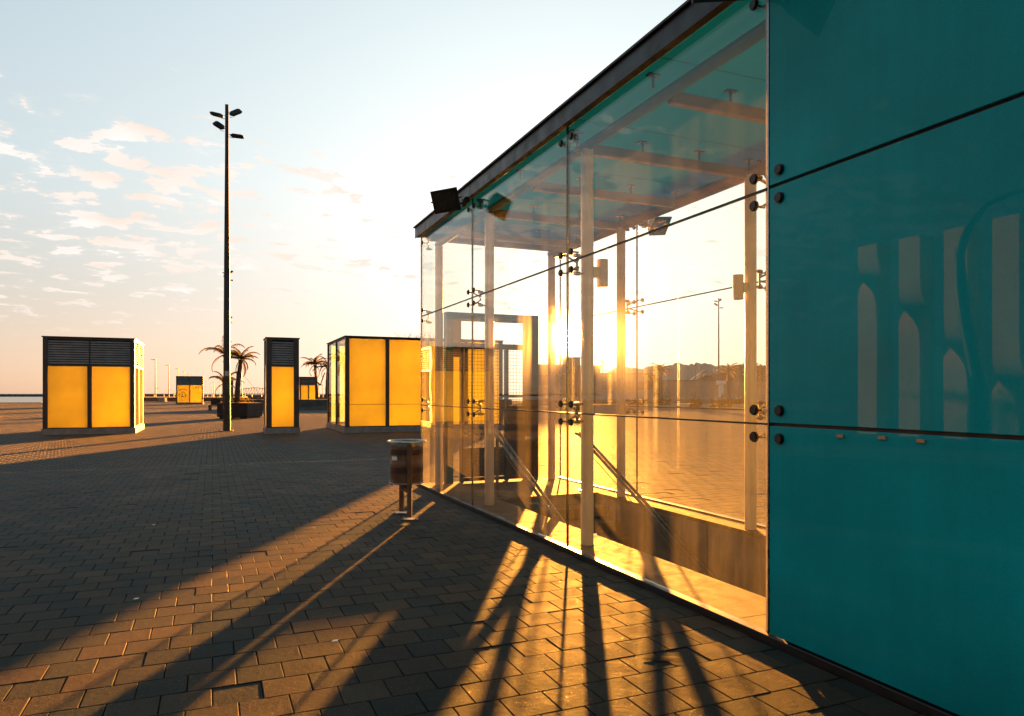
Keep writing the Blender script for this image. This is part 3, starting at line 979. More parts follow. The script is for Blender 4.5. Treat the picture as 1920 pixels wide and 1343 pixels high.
# ------------------------------------------------------------------ amber ventilation kiosks
def kiosk(b0, a0, wd, dp, H, label, bays, side_bays, pw=.15, side_glass='frosted_glass', louvre=2.5, base=.23, zsplit=None, side='R', slat_dz=.088, back_open=True, graff=False, cap=.035):
    r = empty('amber_kiosk', W(b0, a0), TH)
    tag(r, label, 'kiosk', 'amber glass kiosks on the plaza')
    # x across (B), y depth (A)
    MB().box(-.04, wd + .04, -.04, dp + .04, -.01, base - .02).build('plinth', M['concrete'], r, bevel=.008)
    MB().box(-cap, wd + cap, -cap, dp + cap, H - .035, H).build('roof', M['black_metal'], r, bevel=.004)
    xs = [wd * i / bays for i in range(bays + 1)]
    ys = [dp * i / side_bays for i in range(side_bays + 1)]
    top = louvre if louvre else H - .10
    # posts
    for yy in (0.0, dp):
        for i, x in enumerate(xs):
            w = pw if i in (0, bays) else pw * .95
            xc = min(max(x, w / 2), wd - w / 2)
            y0, y1 = (yy, yy + pw) if yy == 0 else (yy - pw, yy)
            zt_ = H - .036 if (i in (0, bays) or not louvre) else louvre + .058
            MB().box(xc - w / 2, xc + w / 2, y0, y1, base - .02, zt_).build('post', M['dark_metal'], r)
            if zt_ < H - .1: MB().box(xc - .018, xc + .018, y0 + .004, y1 - .004, zt_ + .001, H - .036).build('divider', M['dark_metal'], r)
    for xx in (0.0, wd):
        for i, y in enumerate(ys[1:-1]):
            x0, x1 = (xx, xx + pw) if xx == 0 else (xx - pw, xx)
            MB().box(x0, x1, y - pw / 2, y + pw / 2, base - .02, H - .036).build('post', M['dark_metal'], r)
    # rails
    for z0, z1 in ((base - .02, base + .02), (top, top + .06), (H - .10, H - .036)):
        if z1 > H - .03: continue
        for y0 in (.006, dp - pw + .006):
            MB().box(pw, wd - pw, y0, y0 + pw - .012, z0, z1).build('rail', M['dark_metal'], r)
        for x0 in (.006, wd - pw + .006):
            MB().box(x0, x0 + pw - .012, pw, dp - pw, z0, z1).build('rail', M['dark_metal'], r)
    # amber front panes; the other sides are plain glass so the sun reaches the front from behind
    for i in range(bays):
        x0 = xs[i] + (pw if i == 0 else pw / 2); x1 = xs[i + 1] - (pw if i == bays - 1 else pw / 2)
        segs = [(base + .02, top)] if not zsplit else [(base + .02, zsplit - .003), (zsplit + .003, top)]
        if zsplit: MB().box(x0 + .002, x1 - .002, .024, .045, zsplit - .006, zsplit + .006).build('joint_strip', M['dark_metal'], r)
        for (z0, z1) in segs:
            MB().box(x0 + .002, x1 - .002, .03, .038, z0 + .001, z1 - .001).build('amber_pane', M['amber_glass'], r)
        MB().box(x0 + .002, x1 - .002, dp - .038, dp - .03, base + .021, top - .001).build('rear_pane', M['frosted_glass'], r)
    for xx in (.03, wd - .038):
        for i in range(side_bays):
            y0 = ys[i] + (pw if i == 0 else pw / 2); y1 = ys[i + 1] - (pw if i == side_bays - 1 else pw / 2)
            MB().box(xx, xx + .008, y0 + .002, y1 - .002, base + .021, top - .001).build('side_pane', M[side_glass if xx < .1 else 'frosted_glass'], r)
    if louvre:
        fme = None
        z = louvre + .10
        k = 0
        while z < H - .12:
            for i in range(bays):
                x0 = xs[i] + (pw if i == 0 else .019) + .003; x1 = xs[i + 1] - (pw if i == bays - 1 else .019) - .003
                for (y_, sg) in ((.012, 1), (dp - .012, -1)):
                    s = MB(); y2 = y_ + sg * .055
                    s.add([(x0, y_, z - .012), (x1, y_, z - .012), (x1, y_, z - .004), (x0, y_, z - .004), (x0, y2, z + .038), (x1, y2, z + .038), (x1, y2, z + .046), (x0, y2, z + .046)],
                          [(0, 1, 2, 3), (7, 6, 5, 4), (3, 2, 6, 7), (0, 4, 5, 1), (0, 3, 7, 4), (1, 5, 6, 2)])
                    s.build('louvre_slat', M['louvre_metal'], r)
            for i in range(side_bays):
                y0 = ys[i] + (pw if i == 0 else pw / 2) + .003; y1 = ys[i + 1] - (pw if i == side_bays - 1 else pw / 2) - .003
                for (x_, sg) in ((.012, 1), (wd - .012, -1)):
                    s = MB(); x2 = x_ + sg * .055
                    s.add([(x_, y0, z - .012), (x_, y1, z - .012), (x_, y1, z - .004), (x_, y0, z - .004), (x2, y0, z + .038), (x2, y1, z + .038), (x2, y1, z + .046), (x2, y0, z + .046)],
                          [(0, 1, 2, 3), (7, 6, 5, 4), (3, 2, 6, 7), (0, 4, 5, 1), (0, 3, 7, 4), (1, 5, 6, 2)])
                    s.build('louvre_slat', M['louvre_metal'], r)
            z += slat_dz
        MB().box(pw, wd - pw, pw + .02, dp - pw - .02, louvre + .02, louvre + .05).build('plenum_floor', M['white_paint'], r)
        for yy in (pw, dp - pw - .01):
            MB().box(pw, wd - pw, yy, yy + .01, louvre + .051, H - .04).build('duct_wall', M['black_metal'], r)
        for xx in (pw, wd - pw - .01):
            MB().box(xx, xx + .01, pw + .011, dp - pw - .011, louvre + .051, H - .04).build('duct_wall', M['black_metal'], r)
    if graff:
        rnd = random.Random(3)
        gm = MB()
        for k in range(70):
            if k < 22:
                t = k / 21; x = .35 + t * .95; z = 1.95 + .10 * math.sin(t * 3.14)
                sz = .05
            elif k < 52:
                an = rnd.random() * 6.28; rr = rnd.random() ** .6
                x = .80 + math.cos(an) * rr * .50; z = 1.30 + math.sin(an) * rr * .45; sz = rnd.uniform(.03, .09)
            else:
                x = rnd.uniform(2.2, 3.2); z = 2.45 - abs(rnd.gauss(0, .22)); sz = rnd.uniform(.03, .08)
            gm.add([(x - sz, .0275, z - sz * .5), (x + sz * .8, .0275, z - sz * .6), (x + sz, .0275, z + sz * .5), (x - sz * .3, .0275, z + sz * .7)], [(0, 1, 2, 3)])
        gm.build('graffiti', M['graffiti'], r)
    return r


kiosk(-5.64, 30.1, 2.94, 3.7, 3.58, 'louvred amber kiosk alone at the far left of the plaza', 2, 2)
kiosk(1.85, 27.75, 1.17, 1.35, 3.60, 'narrow tall louvred amber kiosk standing right of the lamp post', 1, 1, pw=.19)
kiosk(4.65, 27.15, 6.45, 4.6, 3.70, 'wide low bright amber kiosk with dark frame directly left of the glass pavilion', 4, 2, louvre=None, base=.23, zsplit=1.08, side_glass='glass_kiosk')
# distant kiosks
v = lambda x, y: (x * BX.x + y * BX.y, x * AX.x + y * AX.y)
b_, a_ = v((330 - 960) / 1325 * 97, 97)
kiosk(b_, a_, 3.4, 3.7, 3.9, 'small distant amber kiosk with dark graffiti on its panes, behind the left kiosk', 2, 2, louvre=2.65, slat_dz=.12, graff=True)
b_, a_ = v((562 - 960) / 1325 * 82, 82)
kiosk(b_, a_, 2.0, 3.0, 3.45, 'distant small kiosk beside the two palms, seen over the low wall', 2, 1, louvre=2.45, slat_dz=.16)
b_, a_ = v((417 - 960) / 1325 * 84, 84)
kiosk(b_, a_, 1.2, 1.3, 3.45, 'distant narrow kiosk half hidden behind the lamp post and palms', 1, 1, louvre=2.45, slat_dz=.16)
# dry weeds growing on the wide kiosk's roof edge
wr = MB()
rnd = random.Random(5)
for k in range(46):
    b = 6.7 + abs(rnd.gauss(0, .75)) if k % 2 else 7.9 + rnd.gauss(0, .25)
    p0 = W(b, 27.3 + rnd.uniform(0, .5), 3.70)
    h = rnd.uniform(.06, .30); dxx = rnd.gauss(0, .10)
    wr.tube([p0, p0 + Vector((dxx * .4, 0, h * .6)), p0 + Vector((dxx, .02, h))], [.005, .004, .002], 4)
tag(wr.build('dry_weeds', M['palm_leaf'], None), 'tuft of dry weeds on the roof of the wide amber kiosk', 'weeds', kind='stuff')


# ------------------------------------------------------------------ lamp posts
def head_mesh():
    m = MB()
    # luminaire: thin shaped slab extending along +x
    prof = [(.10, .05, .06), (.22, .15, .10), (.62, .17, .075), (.74, .13, .03)]
    vs = []; fs = []
    for (x, hw, t) in prof:
        vs += [(x, -hw, -t * .3), (x, hw, -t * .3), (x, hw * .8, t * .7), (x, -hw * .8, t * .7)]
    for i in range(3):
        for k in range(4):
            k2 = (k + 1) % 4
            fs.append((i * 4 + k, i * 4 + k2, (i + 1) * 4 + k2, (i + 1) * 4 + k))
    fs += [(3, 2, 1, 0), (12, 13, 14, 15)]
    m.add(vs, fs)
    m.tube([(0, -.13, 0), (.10, -.16, -.03), (.24, -.15, -.03)], .013, 6).tube([(0, .13, 0), (.10, .16, -.03), (.24, .15, -.03)], .013, 6)
    return m.mesh('lamp_head', M['black_metal'])


def lamp_post(x, y, H, label, w0=.28, w1=.13, heads=4, detail=True, cat='lamp post', group='tall lamp posts on the plaza'):
    r = empty('lamp_post', (x, y, 0), R(20))
    m = MB()
    n = 8 if detail else 4
    for k, (z0, z1) in enumerate(((0.02, H),)):
        def ring(z, w):
            c = w * .18
            return [(-w / 2 + c, -w / 2, z), (w / 2 - c, -w / 2, z), (w / 2, -w / 2 + c, z), (w / 2, w / 2 - c, z), (w / 2 - c, w / 2, z), (-w / 2 + c, w / 2, z), (-w / 2, w / 2 - c, z), (-w / 2, -w / 2 + c, z)]
        zsr = [0.02, H * .15, H * .5, H * .85, H]
        wsr = [w0, w0 * .93, w0 * .75, w1 * 1.05, w1]
        vs = []
        for z, w in zip(zsr, wsr): vs += ring(z, w)
        fs = [tuple(range(7, -1, -1)), tuple(range(32, 40))]
        for i in range(4):
            for q in range(8):
                q2 = (q + 1) % 8
                fs.append((i * 8 + q, i * 8 + q2, (i + 1) * 8 + q2, (i + 1) * 8 + q))
        m.add(vs, fs)
    m.build('pole', M['pole_paint'], r)
    if detail:
        MB().box(-.24, .24, -.24, .24, .002, .022).build('base_plate', M['steel_dark'], r, bevel=.004)
        MB().box(-.06, .06, -.142, -.128, 1.50, 1.90).build('access_door', M['dark_metal'], r, bevel=.003)
        MB().box(-.07, .07, -.140, -.128, 2.20, 2.40).build('notice_plate', M['galvanised'], r)
    hm = HEAD
    specs = [(H - .42, R(20), R(-38), R(55)), (H - .50, R(168), R(-14), R(8)), (H - 1.0, R(150), R(-38), R(-55)), (H - 1.22, R(-10), R(4), R(-8))]
    for (z, az, tilt, roll) in specs[:heads]:
        o = share(hm, 'lamp_head', (math.cos(az) * .05, math.sin(az) * .05, z), r)
        o.scale = (.82, .82, .82)
        o.rotation_euler = (Matrix.Rotation(az, 3, 'Z') @ Matrix.Rotation(tilt * .9, 3, 'Y') @ Matrix.Rotation(roll, 3, 'X')).to_euler()
    tag(r, label, cat, group)
    return r


HEAD = head_mesh()
lamp_post(-11.46, 28.4, 13.1, 'tall dark lamp post with four flat lamp heads, nearest and tallest in the picture')
lamp_post((427.5 - 960) / 1325 * 84, 84, 16.2, 'tall lamp post hidden behind the near one, its heads showing at mid height', .3, .14, detail=False)
lamp_post((430 - 960) / 1325 * 140, 140, 16.8, 'farthest lamp post in line behind the near lamp post, only its heads showing', .3, .14, detail=False)
lamp_post((1347.5 - 960) / 1325 * 88, 88, 13.4, 'tall lamp post seen through the rear glass right of the sun', .22, .12, detail=False)
# street lights receding along the harbour road
for i, (px_, py_, Y) in enumerate(((291.5, 672, 165), (316.5, 683, 200), (334.5, 690, 235), (346, 696, 270), (354, 700, 310), (381, 711, 330), (389, 714, 380), (401, 716, 330), (412, 715, 330), (397, 718, 430))):
    H = EYE + (738 - py_) / 1325 * Y
    r = empty('street_light', ((px_ - 960) / 1325 * Y, Y, 0))
    MB().tube([(0, 0, -1.0), (0, 0, H)], [.16, .09], 6).build('pole', M['pole_paint'], r)
    MB().bar((0, 0, H - .35), (-1.0, 0, H - .30), .22, .10).build('lamp_arm', M['pole_paint'], r)
    if i < 2: MB().bar((0, 0, H * .28), (.8, 0, H * .28 - .05), .15, .08).build('lamp_arm', M['pole_paint'], r)
    ords = ['nearest', 'second', 'third', 'fourth', 'fifth']
    lab = (ords[i] + ' street light from the left kiosk in the row receding along the harbour') if i < 5 else 'tiny far street light before the lamp post, ' + ('first from the kiosk', 'second from the kiosk', 'right of the middle', 'last before the lamp post', 'in the middle')[i - 5]
    tag(r, lab, 'street light', 'street lights along the harbour' if i < 5 else 'tiny far street lights')


# ------------------------------------------------------------------ palms
def palm(loc, H, cr, nf, seed, label, lean=(0, 0), tr=.16, scale_leaf=1.0, dry=4):
    rnd = random.Random(seed)
    r = empty('palm_tree', loc)
    pts = []; rs = []
    for k in range(12):
        t = k / 11
        pts.append((lean[0] * t * t, lean[1] * t * t, H * t - .05)); rs.append(tr * (1.25 - .5 * t) * (1.12 if k % 2 else .92) + (0.07 if t > .93 else 0))
    MB().tube(pts, rs, 9).build('trunk', M['trunk'], r, smooth=True)
    cr_ = MB()
    top = Vector((lean[0], lean[1], H))
    for f in range(nf):
        az = f * 2.399 + rnd.uniform(-.3, .3)
        el = R(rnd.uniform(10, 80)) if f < nf - dry else R(rnd.uniform(-55, -10))
        L = cr * rnd.uniform(.85, 1.15)
        droop = rnd.uniform(1.3, 2.0)
        hd = Vector((math.cos(az), math.sin(az), 0))
        q = top.copy(); e = el; N = 14; pp = [q.copy()]
        for k in range(N):
            st_ = L / N
            q = q + (hd * math.cos(e) + Vector((0, 0, math.sin(e)))) * st_
            e -= droop / N * (0.5 + k / N * 1.3)
            pp.append(q.copy())
        cr_.tube(pp[::2] + [pp[-1]] if N % 2 else pp[::2], .018 * scale_leaf, 4, False)
        sidev = Vector((-hd.y, hd.x, 0))
        for k in range(2, N * 2):
            t = k / (N * 2)
            i = min(int(t * N), N - 1); ft = t * N - i
            pc = pp[i].lerp(pp[i + 1], ft)
            tn = (pp[i + 1] - pp[i]).normalized()
            ll = .42 * cr * .36 * (math.sin(math.pi * min(1, t * .85 + .15)) ** .6) * rnd.uniform(.8, 1.15)
            for s in (-1, 1):
                dvec = (sidev * s * .75 + tn * .55 + Vector((0, 0, -.45 - rnd.random() * .5))).normalized()
                w = tn * (.022 * scale_leaf)
                mid = pc + dvec * ll * .55 + Vector((0, 0, .02))
                tip = pc + dvec * ll + Vector((0, 0, -.10 * ll))
                cr_.add([pc - w, pc + w, mid + w * .9, tip, mid - w * .9], [(0, 1, 2, 4), (4, 2, 3)])
    cr_.build('crown', M['palm_leaf'], r)
    tag(r, label, 'palm tree')
    return r


def at(px_, Y): return ((px_ - 960) / 1325 * Y, Y, 0)


# planter with palms behind the lamp post
pc = at(443, 43)
pl = empty('planter', (pc[0] + .3, 43, 0), R(-9))
MB().box(-1.05, .90, -.9, .9, .10, .93).build('box', M['corten'], pl, bevel=.02)
MB().box(-.95, -.45, -.8, .8, 0, .10).box(.35, .82, -.8, .8, 0, .10).build('foot', M['black_metal'], pl)
MB().box(-1.0, .85, -.86, .86, .90, .945).build('soil', M['trunk'], pl)
tag(pl, 'large dark box planter holding the palms behind the lamp post', 'planter')
x0, y0, _ = pc
palm((x0 + .05, 43, .9), 2.7, 1.2, 22, 11, 'tallest palm in the dark planter, its drooping crown right of the lamp post', (.25, 0), .14, .9)
palm((x0 - .45, 43.3, .9), 3.0, 1.65, 13, 14, 'leaning palm in the planter with fronds spreading left of the lamp post', (-.35, 0), .12, .9, 2)
palm((x0 - .30, 42.8, .9), 1.25, 1.2, 14, 17, 'short young palm in the planter with yellowing low fronds', (-.3, 0), .10, .8)
bsh = MB(); rnd = random.Random(9)
for k in range(240):
    c = Vector((x0 + .25 + rnd.gauss(0, .30), 42.9 + rnd.gauss(0, .2), 1.0 + abs(rnd.gauss(0, .14))))
    d1 = Vector((rnd.gauss(0, 1), rnd.gauss(0, 1), rnd.gauss(0, 1))).normalized() * .06; d2 = Vector((rnd.gauss(0, 1), rnd.gauss(0, 1), rnd.gauss(0, 1))).normalized() * .03
    bsh.add([c - d1, c + d2, c + d1, c - d2], [(0, 1, 2, 3)])
tag(bsh.build('low_shrub', M['palm_leaf'], None), 'small round shrub growing at the foot of the planter palms', 'shrub')
# two palms beyond the low wall
palm(at(594, 78), 4.7, 1.75, 20, 21, 'left one of the two far palms beside the distant kiosk', (-.2, 0), .15, 1.3)
palm(at(612, 79), 4.5, 1.75, 20, 23, 'right one of the two far palms, against the edge of the wide kiosk', (.15, 0), .15, 1.3)
# palms seen through the glass
palm(at(1239, 100), 4.6, 1.9, 26, 31, 'bushy upright palm seen through the rear glass right of the sun', (0, 0), .26, 1.8, 1)
palm(at(1227, 100), 3.4, 1.9, 18, 33, 'lower leaning palm left of the bushy palm behind the rear glass', (-.2, 0), .14, 1.8)
palm(at(1366, 120), 5.2, 2.2, 20, 35, 'palm in front of the scrub hill, seen through the glass beside the rear column', (0, 0), .2, 2.0)

# ------------------------------------------------------------------ low walls, parapet, seats
cw = MB()
Y = 63.0
xa, xb, xr = (405 - 960) / 1325 * Y, (470 - 960) / 1325 * Y, (960 - 960) / 1325 * Y
cw.add([(xa, Y, 0), (xr, Y + 4, 0), (xr, Y + 4, .96), (xb - 1.2, Y, .96), (xa, Y + 1.2, 0), (xr, Y + 5.2, 0), (xr, Y + 5.2, .96), (xb - 1.2, Y + 1.2, .96)],
       [(0, 1, 2, 3), (7, 6, 5, 4), (3, 2, 6, 7), (0, 3, 7, 4), (1, 5, 6, 2)])
tag(cw.build('low_wall', M['concrete_dark'], None), 'low grey concrete wall with a sloping left end across the plaza behind the kiosks', 'wall')
ch = empty('seat', at(402, 62))
MB().box(-.42, .42, -.3, .3, .42, .48).build('seat_board', M['corten'], ch)
MB().box(-.42, .42, .26, .32, .49, .98).build('backrest', M['corten'], ch)
lgm = MB().box(-.025, .025, -.29, .29, 0, .42).mesh('leg', M['steel_dark'])
for s in (-.38, .38): share(lgm, 'leg', (s, 0, 0), ch)
tag(ch, 'dark bench seat at the foot of the sloping wall, left of the lamp post', 'bench')
pp_ = MB(); Yp = 128.0
pp_.add([((268 - 960) / 1325 * Yp, Yp, 0), ((640 - 960) / 1325 * Yp, Yp + 4, 0), ((640 - 960) / 1325 * Yp, Yp + 4, .82), ((268 - 960) / 1325 * Yp, Yp, .82),
         ((268 - 960) / 1325 * Yp, Yp + .5, 0), ((640 - 960) / 1325 * Yp, Yp + 4.5, 0), ((640 - 960) / 1325 * Yp, Yp + 4.5, .82), ((268 - 960) / 1325 * Yp, Yp + .5, .82)],
        [(0, 1, 2, 3), (7, 6, 5, 4), (3, 2, 6, 7), (0, 3, 7, 4), (1, 5, 6, 2)])
tag(pp_.build('parapet', M['black_metal'], None), 'long dark parapet along the water behind the distant kiosks', 'wall')
bl = MB().box(-.55, .55, -.4, .4, 0, .75); o = bl.build('mooring_block', M['concrete'], None, bevel=.03); o.location = at(305, 118)
tag(o, 'small pale block beside the parapet left of the graffiti kiosk', 'block')
# rail beyond the parapet
rl = empty('railing', at(270, 150))
MB().bar((0, 0, 1.35), (44, 5, 1.35), .10, .12).build('top_rail', M['pole_paint'], rl)
rpm = MB().box(-.05, .05, -.05, .05, 0, 1.3).mesh('baluster', M['pole_paint'])
for k in range(23): share(rpm, 'baluster', (k * 2.0, k * 2.0 * 5 / 44, 0), rl)
tag(rl, 'long dark railing at the water edge at horizon height', 'railing')

# breakwater and far quays
bw = MB(); bw.box(-900, -330, 690, 700, -1.7, .9)
rnd = random.Random(1)
for k in range(90):
    x = -900 + k * 6.35
    bw.box(x, x + rnd.uniform(3, 5.5), 684 + rnd.random() * 3, 690, -1.7, rnd.uniform(-.6, .5))
bw.build('breakwater', M['concrete_dark'], None, kind='structure')
pr = MB(); pr.box(-330, 40, 560, 575, -1.7, .4).build('far_quay', M['concrete_dark'], None, kind='structure')
pq = MB(); pq.box(-150, -98, 235, 262, -1.7, .25).build('pier', M['coping'], None, kind='structure')
# truss bridge far off
tb = empty('truss_bridge', at(452, 520))
t1 = MB(); t1.bar((0, 0, 1.0), (24, 0, 1.0), .7, .5)
for k in range(13):
    x = k * 2.0; zt = 4.6 + 1.6 * math.sin(k / 12 * 3.14) - k * .1
    t1.bar((x, 0, 1), (x, 0, zt), .28, .28)
    if k < 12:
        z2 = 4.6 + 1.6 * math.sin((k + 1) / 12 * 3.14) - (k + 1) * .1
        t1.bar((x, 0, zt), (x + 2, 0, z2), .4, .4)
        t1.bar((x, 0, 1), (x + 2, 0, z2), .22, .22)
t1.build('truss', M['corten'], tb)
MB().box(2, 3, -.5, .5, -1.7, 1).box(20, 21, -.5, .5, -1.7, 1).build('pier', M['concrete_dark'], tb)
tag(tb, 'far steel truss bridge on the horizon between the palms and the narrow kiosk', 'bridge')


# boats: hull, mast and stay
def boat(px_, Y, Lb, mast, label, lean=0.0):
    r = empty('sailing_boat', ((px_ - 960) / 1325 * Y, Y, -1.6))
    h = MB(); vs = []; fs = []
    st = [(-.5, .5, .9), (-.3, .9, .8), (0, 1, .75), (.3, .8, .85), (.5, .05, 1.1)]
    for (t, w, z) in st:
        x = t * Lb; ww = w * Lb * .15
        vs += [(x, -ww, z * Lb * .14), (x, 0, -.25), (x, ww, z * Lb * .14)]
    for i in range(4):
        a = i * 3
        fs += [(a, a + 1, a + 4, a + 3), (a + 1, a + 2, a + 5, a + 4), (a + 2, a, a + 3, a + 5)]
    h.add(vs, fs); h.build('hull', M['concrete_dark'], r)
    MB().tube([(0, 0, .5), (lean, 0, mast)], .09, 6).build('mast', M['pole_paint'], r)
    MB().tube([(lean, 0, mast), (Lb * .5, 0, 1.2)], .025, 4).tube([(lean, 0, mast), (-Lb * .5, 0, 1.1)], .025, 4).build('stay', M['pole_paint'], r)
    MB().box(-Lb * .22, Lb * .12, -.5, .5, Lb * .10, Lb * .17).build('cabin', M['white_paint'], r)
    tag(r, label, 'boat', 'sailing boats in the harbour')


boat(455, 150, 10, 7.6, 'moored sailing boat with bare mast just right of the planter palms', -.3)
for i, (px_, Y, mst, lb) in enumerate(((1130, 170, 9.5, 'boat whose bare mast rises just right of the sun'), (1290, 170, 8.0, 'boat with short mast between the palms and the white arch'),
                                      (1304, 175, 8.8, 'boat with taller mast in front of the white arch, seen through the glass'), (1315, 210, 10.0, 'boat with thin mast behind the white arch'))):
    boat(px_, Y, 8, mst + 1.6, lb)
# harbour crane
cr = empty('harbour_crane', at(601, 460))
MB().bar((-1.6, 0, -1.6), (-1.2, 0, 7), .35, .35).bar((1.6, 0, -1.6), (1.2, 0, 7), .35, .35).bar((-1.6, 0, 7), (1.6, 0, 7), .5, .5).build('gantry', M['corten'], cr)
MB().bar((0, 0, 7), (2.8, 0, 15), .7, .7).bar((0, 0, 7), (-1.8, 0, 8.8), 1.2, 1.0).build('jib', M['corten'], cr)
tag(cr, 'tiny harbour crane on the horizon between the two far palms', 'crane')


# ------------------------------------------------------------------ harbour buildings seen through the glass
def block(x0p, x1p, ytop, Y, dep, mat, label, wins=0, base=0.0, name='harbour_building', parap=True):
    x0 = (x0p - 960) / 1325 * Y; x1 = (x1p - 960) / 1325 * Y
    H = EYE + (738 - ytop) / 1325 * Y
    r = empty(name, ((x0 + x1) / 2, Y, 0))
    hw = (x1 - x0) / 2
    MB().box(-hw, hw, 0, dep, base, H).build('wall', M[mat], r)
    if parap: MB().box(-hw - .15, hw + .15, -.15, dep + .15, H, H + .25).build('roof', M['concrete_dark'], r)
    for k in range(wins):
        x = -hw + (k + .5) * 2 * hw / wins
        w = MB().box(x - .7, x + .7, -.04, .0 - .002, H * .45, H * .75).build('window', M['dark_metal'], r)
    tag(r, label, 'building')


block(1000, 1062, 686, 125, 12, 'far_building', 'hazy flat roofed harbour building left of the sun behind the glass', 4)
block(1062, 1088, 672, 132, 10, 'far_building', 'taller hazy harbour block straight under the sun', 2)
block(1088, 1126, 688, 128, 12, 'far_building', 'stepped hazy harbour building just right of the sun', 3)
block(1126, 1232, 702, 122, 14, 'render_wall', 'long low pale harbour shed left of the bushy palm', 5)
block(1232, 1460, 715, 126, 1.2, 'render_wall', 'long pale rendered wall behind the bushes, right of the bushy palm', 0, name='boundary_wall', parap=True)
# kerbs and road strip before the wall
kb = MB(); kb.box(4, 60, 95, 95.4, 0, .13).box(4, 60, 80, 80.4, 0, .13)
kb.build('road_kerb', M['coping'], None, kind='structure')


def bush(px_, Y, w, h, n, seed, label, dark=False):
    rnd = random.Random(seed)
    x = (px_ - 960) / 1325 * Y
    m = MB()
    for k in range(n):
        an = rnd.random() * 6.28; rr = rnd.random() ** .5
        c = Vector((x + math.cos(an) * rr * w / 2, Y + math.sin(an) * rr * w / 2, rnd.random() ** .8 * h * (1 - .5 * rr * rr) * (.8 + .3 * math.sin(an * 3 + seed)) + .03))
        s = .10 + .06 * rnd.random()
        d1 = Vector((rnd.gauss(0, 1), rnd.gauss(0, 1), rnd.gauss(.4, 1))).normalized() * s; d2 = Vector((rnd.gauss(0, 1), rnd.gauss(0, 1), rnd.gauss(0, 1))).normalized() * s * .5
        m.add([c - d1, c + d2, c + d1, c - d2], [(0, 1, 2, 3)])
    r = empty('bush', (x, Y, 0))
    mm = MB((x, Y, 0)); mm.v = [v - Vector((x, Y, 0)) for v in m.v]; mm.f = m.f
    mm.build('foliage', M['hedge_leaf'], r)
    st = MB()
    for k in range(5):
        st.tube([(0, 0, 0), (rnd.gauss(0, w * .2), rnd.gauss(0, w * .2), h * .7)], [.04, .015], 5)
    st.build('stem', M['trunk'], r)
    tag(r, label, 'bush')


bush(1242, 92, 2.2, 2.7, 900, 41, 'dark bush under the bushy palm, seen through the rear glass')
bush(1304, 70, 1.2, 1.7, 500, 42, 'thin bush standing on the plaza below the white arch')
bush(1352, 74, 2.2, 1.6, 700, 43, 'low spreading bush at the foot of the far lamp post')
bush(1385, 90, 3.4, 1.4, 800, 44, 'wide low bush right of the far lamp post, next to the rear column')
bush(1200, 92, 2.0, 1.1, 400, 45, 'small low bush in front of the long harbour shed')
# white arched roof structure
ar = empty('arch_canopy', at(1318, 190))
m = MB()
for (p0, p1) in (((-4.5, 0, 4.2), (.4, 0, 7.6)), ((-2.6, 0, 4.0), (.4, 0, 7.6)), ((.4, 0, 7.6), (4.8, 0, 5.2)), ((.4, 0, 7.6), (3.2, 0, 4.9)), ((.4, 0, 0), (.4, 0, 7.6)), ((-4.5, 0, 0), (-4.5, 0, 4.2)), ((4.8, 0, 0), (4.8, 0, 5.2))):
    m.bar(p0, p1, .55, .45)
m.build('arch_frame', M['white_paint'], ar)
tag(ar, 'white peaked arch structure above the boundary wall, left of the far lamp post', 'canopy')
# parking meter / small booth with white head
bo = empty('ticket_booth', at(1352, 86))
MB().box(-.25, .25, -.2, .2, 0, 2.6).build('booth_body', M['white_sheet'], bo)
MB().box(-.48, .48, -.35, .35, 2.6, 3.05).build('booth_head', M['white_sheet'], bo, bevel=.03)
tag(bo, 'small white booth with wider top beside the far lamp post', 'booth')

# scrubby hill and mountains
def ridge(name, x0, x1, Y, dep, hf, mat, n=60, m_=8):
    vs = []; fs = []
    for j in range(m_ + 1):
        for i in range(n + 1):
            x = x0 + (x1 - x0) * i / n
            t = j / m_
            hh = hf(x) * math.sin(math.pi * min(1, t * .5 + .0)) * (1 + .10 * mnoise.noise(Vector((x * .05, t * 3, Y))))
            vs.append((x, Y + dep * t, -1 + hh + 1 * t))
    for j in range(m_):
        for i in range(n):
            a = j * (n + 1) + i
            fs.append((a, a + 1, a + n + 2, a + n + 1))
    mb = MB(); mb.add(vs, fs)
    return mb.build(name, M[mat], None, smooth=True, kind='structure')


def hill_h(x):
    pxx = x / 170 * 1325 + 960
    t = max(0, min(1, (pxx - 1318) / 120))
    return (3.0 + 6.4 * (t ** .7) + .5 * mnoise.noise(Vector((x * .5, 1, 2))) + 1.0 * mnoise.noise(Vector((x * .12, 4, 2)))) if pxx > 1318 else 0.4


ridge('hill', 42, 150, 165, 30, hill_h, 'hill_scrub', 120, 8)
hs = MB(); rnd = random.Random(77)
for k in range(5200):
    x = rnd.uniform(47, 80); t = rnd.random() * .8
    z = -1 + hill_h(x) * math.sin(math.pi * t * .5) + t + rnd.uniform(-.1, .7)
    c = Vector((x, 165 + 30 * t - .5, z)); s = .38
    d1 = Vector((rnd.gauss(0, 1), rnd.gauss(0, 1), rnd.gauss(0, 1))).normalized() * s; d2 = Vector((rnd.gauss(0, 1), rnd.gauss(0, 1), rnd.gauss(0, 1))).normalized() * s * .6
    hs.add([c - d1, c + d2, c + d1, c - d2], [(0, 1, 2, 3)])
tag(hs.build('hillside_scrub', M['hedge_leaf'], None), 'dense scrub and bushes covering the small hill behind the boundary wall', 'scrub', kind='stuff')
ridge('mountains', 400, 3600, 5200, 900, lambda x: 235 + 55 * mnoise.noise(Vector((x * .0016, 3, 1))) + 22 * mnoise.noise(Vector((x * .006, 7, 1))) if x > 900 else max(0, (x - 500) / 400 * 225), 'mountain', 140, 8)


